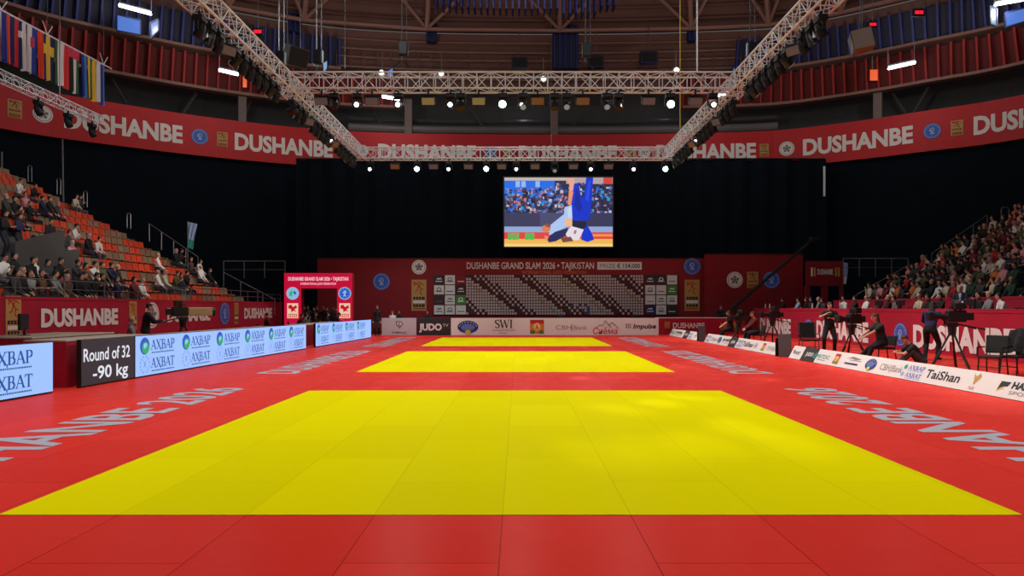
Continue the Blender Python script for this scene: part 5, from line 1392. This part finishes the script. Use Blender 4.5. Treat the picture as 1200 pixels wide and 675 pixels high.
# seated pair by the long low board
p = at(1034, 421, 19.8); p.z = 0
chair(p, PI * .5, 'low black chair under the person in dark green with clasped hands', .8, arms=False)
person('person in dark green top sitting with arms stretched forward and hands together', p, PI * .5, dict(top=TGRN, trousers=PBLK, hair=BRN), 1.04, pel=.63, feet=((-.14, .5), (.16, .62)), knee=(0, .3, 1), lean=16, hands=((-.03, .72, .6), (.05, .72, .62)), elbow=((-.6, .2, -.8), (.6, .2, -.8)), head=(-10, 8), hair='long', female=True)
p = at(1080, 426, 18.7); p.z = 0
person('person in black t-shirt sitting on the floor with knees drawn up, leaning over a phone', p, PI * .42, dict(top=TBLK, trousers=PGRY, hair=BRN), 1.0, pel=.16, feet=((-.14, .55), (.14, .5)), knee=(0, .1, 1), lean=34, hands=((-.02, .62, .36), (.1, .6, .4)), elbow=((-.8, .1, -.5), (.8, .1, -.5)), head=(0, 32))
# big camera with operator
cp = at(1122, 433, 17.9); cp.z = 0
tv_camera((cp.x + .05, 18.2, 0), 1.35, 1.28, 'large black television camera on a tripod behind the TaiShan board')
p = V((cp.x - .5 + 1.0, 19.2, 0))
p = at(1090, 420, 20.9); p.z = 0
person('camera operator in deep blue top standing bent behind the large camera, seen from behind', p, -.9, dict(top=TDBL, trousers=PBLK, hair=SK['hair']), 1.04, feet=((-.14, .0), (.16, .1)), hands=((-.2, .5, 1.05), (.22, .5, 1.08)), elbow=((-1, -.3, -.5), (1, -.3, -.5)), head=(10, 14), hair='long', lean=14, sleeve='long')
chair(at(1163, 440, 16.3) * 1, 2.2, 'empty black chair near the picture edge behind the HARVEST board', .95)
for o in list(C.objects):
    if o.name.startswith('chair') and o.parent is None and o.type == 'EMPTY': o.location.z = 0
p = at(1191, 440, 16.4); p.z = 0
chair(p, 1.8, 'black chair cut by the picture edge behind the HARVEST board', 1.05)
t = thing('jacket', 'black jacket hung over the back of the chair at the picture edge', 'jacket', p, 1.8)
JK = mat('jacket_cloth', (20, 20, 22), .9, noise=.3)
b = MB(); nu = 14; prof = [(-.16, .52), (-.19, .7), (-.22, .9), (-.27, 1.09), (-.33, 1.1), (-.4, .95), (-.42, .7), (-.45, .42)]
gr = [[V(((-.34 + .68 * k / nu) * (1 + .12 * (1.1 - z)), y + .025 * math.sin(k * 1.1 + z * 5) * (1 if y > -.3 else -1), z + .03 * math.sin(k * .8))) for k in range(nu + 1)] for y, z in prof]
for r in range(len(gr) - 1):
    for k in range(nu): b.add([gr[r][k], gr[r][k+1], gr[r+1][k+1], gr[r+1][k]], [(0, 1, 2, 3)], JK)
b.build('body', t, None, True)
for sx in (-1, 1): b = MB(); b.tube((sx * .33, -.3, 1.04), (sx * .43, -.3, .78), .075, JK, 10, .065); b.tube((sx * .43, -.3, .78), (sx * .41, -.26, .5), .065, JK, 10, .05); b.build('sleeve', t, None, True)
p = at(948, 413, 24.6); p.z = 0
chair((p.x, p.y, 0), PI * .95, 'wide empty black chair next to the standing cameraman', 1.08, big=True)
p = at(998, 423, 21.6); p.z = 0
tv_camera(p, 1.9, 1.15, 'black television camera on a tripod between the cameraman and the seated person')
p = at(1063, 430, 18.6)
# equipment and crew farther along
p = at(866, 404, 31.2); p.z = 0
tv_camera(p, 2.0, 1.05, 'black television camera on a tripod among the farther crew')
p = at(887, 405, 29.2); p.z = 0
chair(p, 1.6, 'black chair under the crew member in maroon', .85, arms=False)
person('crew member in maroon top sitting by the cameras beyond the upright grey stand', p, 1.6, dict(top=TMAR, trousers=PBLK, hair=BRN), 1., pel=.63, feet=((-.14, .5), (.16, .5)), knee=(0, .3, 1), lean=14, hands=((-.06, .5, .7), (.08, .5, .72)), head=(0, 10), sleeve='long')
p = at(905, 404, 29.8); p.z = 0
tv_camera(p, 1.7, 1.2, 'black camera with a long lens beside the crew member in maroon')
p = at(857, 399, 33.2); p.z = 0
chair(p, 1.5, 'black chair under the farthest crew member', .85, arms=False)
person('crew member in black sitting farthest along the low boards', p, 1.5, dict(top=TBLK, trousers=PBLK, hair=BRN), 1., pel=.63, feet=((-.14, .5), (.16, .5)), knee=(0, .3, 1), lean=10, hands=((-.06, .45, .7), (.08, .45, .72)), head=(0, 6))
# corner table with jib arm
pt = at(822, 393, 41); 
t = cloth_table(pt.x - 2.6, 40.9, pt.x + 2.6, 42.0, 1.0, 'red-draped corner table with DUSHANBE lettering beside the white sponsor boards', PAPER)
b = MB(); put_text(b, 'DUSHANBE', V((-1.75, -.62, .38)), UX, UZ, LETTER, .32, W=1.9, bold=.03); emblem(b, V((-2.1, -.62, .55)), UX, UZ, .2, 'gold', NB, .004); put_text(b, '10', V((1.1, -.62, .38)), UX, UZ, GOLD, .32, W=.35, bold=.03); emblem(b, V((2.0, -.62, .52)), UX, UZ, .2, 'gold', NB, .004)
b.build('lettering', t)
JY = 42.6
j0, j1, jp = at(846, 372, JY), at(952, 282, JY), at(862, 358, JY)
t = thing('camera_jib', 'long black camera jib arm slanting up across the red wall', 'camera crane', (jp.x, JY, 0))
o = V((jp.x, JY, 0))
b = MB(); b.tube(j0 - o, j1 - o, .09, BLACK, 8, .06); b.tube(j0 - o + V((0, 0, .16)), j1 - o + V((0, 0, .12)), .03, BLACK, 6); b.build('arm', t)
b = MB(); b.tube((0, 0, .3), jp - o, .08, BLACK, 8); b.build('column', t)
for k in range(3): a = 2*PI*k/3; b = MB(); b.tube((0, 0, .7), (.7*math.cos(a), .7*math.sin(a), .03), .04, BLACK, 6); b.build('leg', t)
b = MB(); b.rbox(j1 - o + V((-.2, -.15, -.1)), j1 - o + V((.25, .15, .22)), BLACK, .04); b.tube(j1 - o + V((.2, 0, .05)), j1 - o + V((.45, 0, .1)), .07, BLACK, 8); b.build('camera_head', t)
b = MB(); b.rbox(j0 - o + V((-.3, -.12, -.3)), j0 - o + V((.05, .12, .2)), BLACK, .04); b.build('counterweight', t)
p = at(851, 380, 42.2); p.z = 0
person('person in black standing at the foot of the slanting jib arm', (p.x, 43.3, 0), 2.9, dict(top=TBLK, trousers=PBLK, hair=BRN), 1.0, hands=((-.15, .35, 1.1), (.15, .35, 1.1)), head=(10, 8), sleeve='long')

# officials on the raised platform
R = random.Random(9)
vip = [(918, 351, 2, 0), (936, 353, 10, 0), (944, 357, 2, 3), (951, 351, 2, 0), (960, 357, 11, 7), (970, 356, 3, 1), (990, 354, 0, 2), (1003, 357, 2, 0), (1016, 355, 0, 7), (1029, 358, 3, 3), (1042, 352, 2, 7), (1056, 357, 11, 1), (1078, 355, 1, 7), (1089, 352, 2, 4), (1103, 356, 2, 0), (1160, 359, 11, 7), (1182, 353, 0, 1), (1150, 358, 2, 2)]
for n_, (px, py, ci, mi) in enumerate(sorted(vip)):
    x = 15.45; y = x * F / (px - CX)
    t = spectator((x, y, .72), PI / 2 + R.uniform(-.3, .3), CM[mi], ci, 'person in %s top behind the red officials counter, %s from its far end' % (COLS[ci][0], nth(n_ + 1)), 'officials behind the red counter', 1.0)
    b = MB(); b.rbox((-.24, -.26, .37), (.24, .24, .42), BLACK, .02); b.rbox((-.24, -.38, .42), (.24, -.33, .9), BLACK, .03); b.box((-.03, -.36, .38), (.03, -.25, .41), BLACK)
    for sx in (-.2, .2):
        for sy in (-.2, .2): b.tube((sx, sy, 0), (sx, sy, .38), .015, STEEL, 6)
    o = b.build('office_chair', None, (x + .02, y, .72)); o.rotation_euler = (0, 0, PI / 2)
    tag(o, 'black chair %s from the far end behind the red counter' % nth(n_ + 1), 'chair', 'chairs behind the red counter')
px = 1126; x = 15.95; y = x * F / (px - CX)
st = person('bald person in navy suit and pale tie standing behind the red counter, reading papers', (x, y, .72), 2.35, dict(top=TNVY, trousers=TNVY, hair=GRYH), .98, hands=((-.06, .3, 1.08), (.08, .3, 1.1)), hair='bald', sleeve='long', head=(-5, 12))
b = MB(); b.flat(V((0, 0, 0)), V((1, 0, 0)), V((0, 0, 1)), [(-.015, 1.2), (.015, 1.2), (.045, 1.43), (-.045, 1.43)], PAPER); 
sh = b.build('shirt_front', st); sh.location = (0, .128, .0)
b = MB(); b.poly([V((-.018, .134, 1.14)), V((.018, .134, 1.14)), V((.012, .134, 1.42)), V((-.012, .134, 1.42))], LBLUE); b.build('tie', st)
c = V((x, y, .72)) + Matrix.Rotation(2.35, 4, 'Z') @ V((.01, .4, 1.1))
b = MB(); b.box((-.12, -.08, -.004), (.12, .08, .004), PAPER, Matrix.Rotation(.6, 4, 'X')); o = b.build('paper_sheet', None, c); o.rotation_euler = (0, 0, 2.35); tag(o, 'sheet of white paper held by the person in navy suit', 'paper')
for k, px in enumerate((897, 902, 952, 1128)):
    x = 14.7; y = x * F / (px - CX); b = MB(); b.tube((0, 0, 0), (0, 0, .2), .035, PAPER, 10); b.tube((0, 0, .2), (0, 0, .26), .03, PAPER, 10, .012); b.tube((0, 0, .26), (0, 0, .29), .014, BLUEP, 8)
    tag(b.build('bottle', None, (x, y, 1.572)), 'white water bottle, %s from the far end on the red counter' % nth(k + 1), 'bottle', 'bottles on the red counter')
for k, px in enumerate((1033, 1058, 1140)):
    x = 14.85; y = x * F / (px - CX); monitor((x - .1, y, 1.572), -PI / 2, .55, .3 if False else .2, 'black monitor on the red counter, %s from its far end' % nth(k + 1))
# people at the left tables, the broadcast camera and the entrance
p = at(183, 392, 23.6); p = V((-10.9, 10.9 * F / (CX - 183), 0))
person('camera operator in black with hood sitting high at the big beige-lens camera', (-11.62, 21.28, 0), -.95, dict(top=TBLK, trousers=PBLK, hair=SK['hair']), 1.0, hands=((-.1, .45, 1.2), (.14, .45, 1.2)), sleeve='long', lean=8, head=(0, 4))
tv_camera((-10.75, 21.9, 0), -.95, 1.38, 'broadcast camera with a long beige box lens in front of the red stand wall', box=True)
pp = [(153, 19.6, 1, 'person with pale hair sitting behind the nearest long table', 7, 11), (312, 31.5, 2, 'person in black sitting at the far end of the long table', 0, 2), (347, 34.2, 2, 'person in black sitting at the table in front of the arch', 1, 2), (357, 32.8, 2, 'person in grey sitting second at the table in front of the arch', 2, 11), (370, 36.0, 2, 'person in dark grey sitting inside the arch opening', 3, 3), (383, 34.6, 2, 'person in navy sitting inside the arch opening near its inner side', 0, 4), (394, 36.4, 2, 'person in dark suit sitting at the last seat before the arch post', 6, 2)]
for px, Y, _, lab, mi, ci in pp:
    x = (px - CX) * Y / F
    spectator((x, Y, 0), -PI / 2 + .4, CM[mi], ci, lab, 'people at the tables near the arch', .95)
    b = MB(); b.rbox((-.24, -.26, .37), (.24, .24, .42), BLACK, .02); b.rbox((-.24, -.38, .42), (.24, -.33, .9), BLACK, .03); b.box((-.03, -.36, .38), (.03, -.25, .41), BLACK)
    for sx in (-.2, .2):
        for sy in (-.2, .2): b.tube((sx, sy, 0), (sx, sy, .38), .015, STEEL, 6)
    o = b.build('office_chair', None, (x - .02, Y, 0)); o.rotation_euler = (0, 0, -PI / 2 + .4); tag(o, 'black chair under the person %s' % lab.split('sitting ')[-1][:60].strip(), 'chair', 'chairs at the tables near the arch')
# crowd of team members waiting in the arch
R = random.Random(4)
for k in range(12):
    px = 357 + (k % 4) * 11.2; Y = 40.4 + (k // 4) * .9
    p = at(px + (k // 4 % 2) * 4, 360, Y); spectator((p.x, Y, 0), PI + R.uniform(-.15, .15), SM[k % 2 if k > 3 else 0], R.choice((2, 3, 2, 4, 11)), 'dark-clothed person waiting inside the red arch, %s of the %s line' % (nth(k % 4 + 1), ('front', 'middle', 'rear')[k // 4]), 'people waiting in the arch', R.uniform(.92, 1.0))
for px, Y, ci, mi, lab in ((442, 38.6, 2, 0, 'person in black suit standing between the LED boards and the pale grey board'), (460, 41, 0, None, 'person in white top seated behind the pale grey board'), (468, 41.6, 2, None, 'person in black seated behind the edge of the pale grey board'), (501, 41.4, 2, None, 'person in black seated behind the JUDO TV board'), (657, 42.5, 4, None, 'person in navy seated behind the white board near the middle'), (744, 42, 2, None, 'person in black seated behind the white board near Impulse')):
    p = at(px, 360, Y)
    if mi is not None: spectator((p.x, Y, 0), PI, SM[mi], ci, lab, 'people behind the far boards')
    else:
        spectator((p.x, Y, 0), PI, CM[0 if ci == 2 else 3], ci, lab, 'people behind the far boards')
        b = MB(); b.rbox((-.24, -.26, .37), (.24, .24, .42), BLACK, .02); b.rbox((-.24, -.38, .42), (.24, -.33, .85), BLACK, .03); b.box((-.03, -.36, .38), (.03, -.25, .41), BLACK)
        for sx in (-.2, .2):
            for sy in (-.2, .2): b.tube((sx, sy, 0), (sx, sy, .38), .015, STEEL, 6)
        o = b.build('office_chair', None, (p.x, Y, 0)); o.rotation_euler = (0, 0, PI); tag(o, 'black chair under the %s' % lab.replace('seated ', ''), 'chair', 'chairs behind the far boards')

# ---------------------------------------------------------------- lamps, world, camera
def spot(loc, target, W, angle=80, blend=.6, size=.15, col=(1, .97, .92)):
    l = bpy.data.lights.new('stage_lamp', 'SPOT'); l.energy = W; l.spot_size = math.radians(angle); l.spot_blend = blend; l.shadow_soft_size = size; l.color = col
    o = bpy.data.objects.new('stage_lamp', l); C.objects.link(o); o.location = loc; d = V(target) - V(loc); o.rotation_euler = d.to_track_quat('-Z', 'Y').to_euler()
    return o
for Y in (6, 12, 18, 24, 30, 36):
    for X, sx in ((TL, 1), (TR, -1)):
        spot((X + sx * .1, Y, 9.0), (X * .35, Y - .6, 0), 1100 if Y < 15 else 770, 115, .7)
for Y in (Y1, Y2):
    for X in (-4, 0, 4): spot((X, Y - .1, 9.0), (X, Y - 5, 0), 560, 100, .7)
for Y in (14, 20, 27, 34): spot((TR + .3, Y, 9.0), (12.2, Y, 0), 1800, 80, .8)
for Y in (20, 30): spot((TL - .3, Y, 9.0), (-13.2, Y, .8), 260, 80, .8)
for X in (-6, 0, 6): spot((X, Y2, 9.0), (X * 1.15, 41.5, .9), 1000, 75, .8, .15, (.9, .97, 1))
for Y in (16, 24, 32): spot((TL - .3, Y, 9.3), (-20, Y + 6, 4.5), 1500, 70, .8)
POOLS = ((727, 480), (767, 527), (820, 520), (865, 502), (930, 522), (707, 533), (805, 465), (772, 473), (680, 443), (805, 430), (640, 421), (700, 426), (760, 422), (900, 445))
for k, (px, py) in enumerate(POOLS):
    Y = EYE * F / (py - CY); X = (px - CX) * Y / F; src = V((-5 + 2.6 * (k % 5), (Y1 if Y < 16 else Y2) - .3, 8.7)); spot(src, (X, Y, 0), 3200, 3.4, 1., .05)
def point(loc, W, size=.5, col=(1, .96, .9)):
    l = bpy.data.lights.new('house_and_fill_lamp', 'POINT'); l.energy = W; l.shadow_soft_size = size; l.color = col
    o = bpy.data.objects.new('house_and_fill_lamp', l); C.objects.link(o); o.location = loc
for px, py, Y in ((158, 16, 44), (268, 90, 47), (458, 118, 52), (1056, 82, 46), (1180, 8, 42), (846, 114, 50)):
    point(at(px, py, Y), 260, .3)
for x, y, z, W in ((-9, 42, 20.5, 380), (9, 42, 20.5, 380), (0, 30, 21, 900), (-14, 30, 20, 260), (15, 30, 20, 420), (0, 12, 18, 600)): point((x, y, z), W, .4, (1, .93, .88))  # fill lights added to brighten roof, ring and truss tops, not hall fixtures
for x, y in ((-5, 20), (5, 20), (-5, 30), (5, 30), (-13, 24), (0, 33)): point((x, y, 12.8), 170, .3, (.88, .96, 1))  # cool fill lights added around the trusses to make them whiter
for x in (-12, 0.5, 13): point((x, 60.6, 18.6), 28, .2, (.8, .94, 1))
w = bpy.data.worlds.new('ambient_fill'); bpy.context.scene.world = w; w.use_nodes = True  # weak ambient fill added from all sides
w.node_tree.nodes['Background'].inputs['Color'].default_value = (.9, .85, .85, 1); w.node_tree.nodes['Background'].inputs['Strength'].default_value = .10
cam = bpy.data.cameras.new('camera'); co = bpy.data.objects.new('camera', cam); C.objects.link(co)
cam.sensor_width = 36; cam.lens = 24; cam.clip_end = 300
co.location = (0, 0, EYE); co.rotation_euler = (PI / 2, 0, 0)
cam.shift_x = -(CX - 600) / 1200; cam.shift_y = (CY - 337.5) / 1200
sc = bpy.context.scene; sc.camera = co
sc.view_settings.view_transform = 'Standard'; sc.view_settings.look = 'None'; sc.view_settings.exposure = 0; sc.view_settings.gamma = 1; sc.view_settings.use_curve_mapping = False
sc.cycles.max_bounces = 5; sc.cycles.diffuse_bounces = 3; sc.cycles.glossy_bounces = 2; sc.cycles.sample_clamp_indirect = 4; sc.cycles.use_denoising = True
sc.cycles.caustics_reflective = False; sc.cycles.caustics_refractive = False
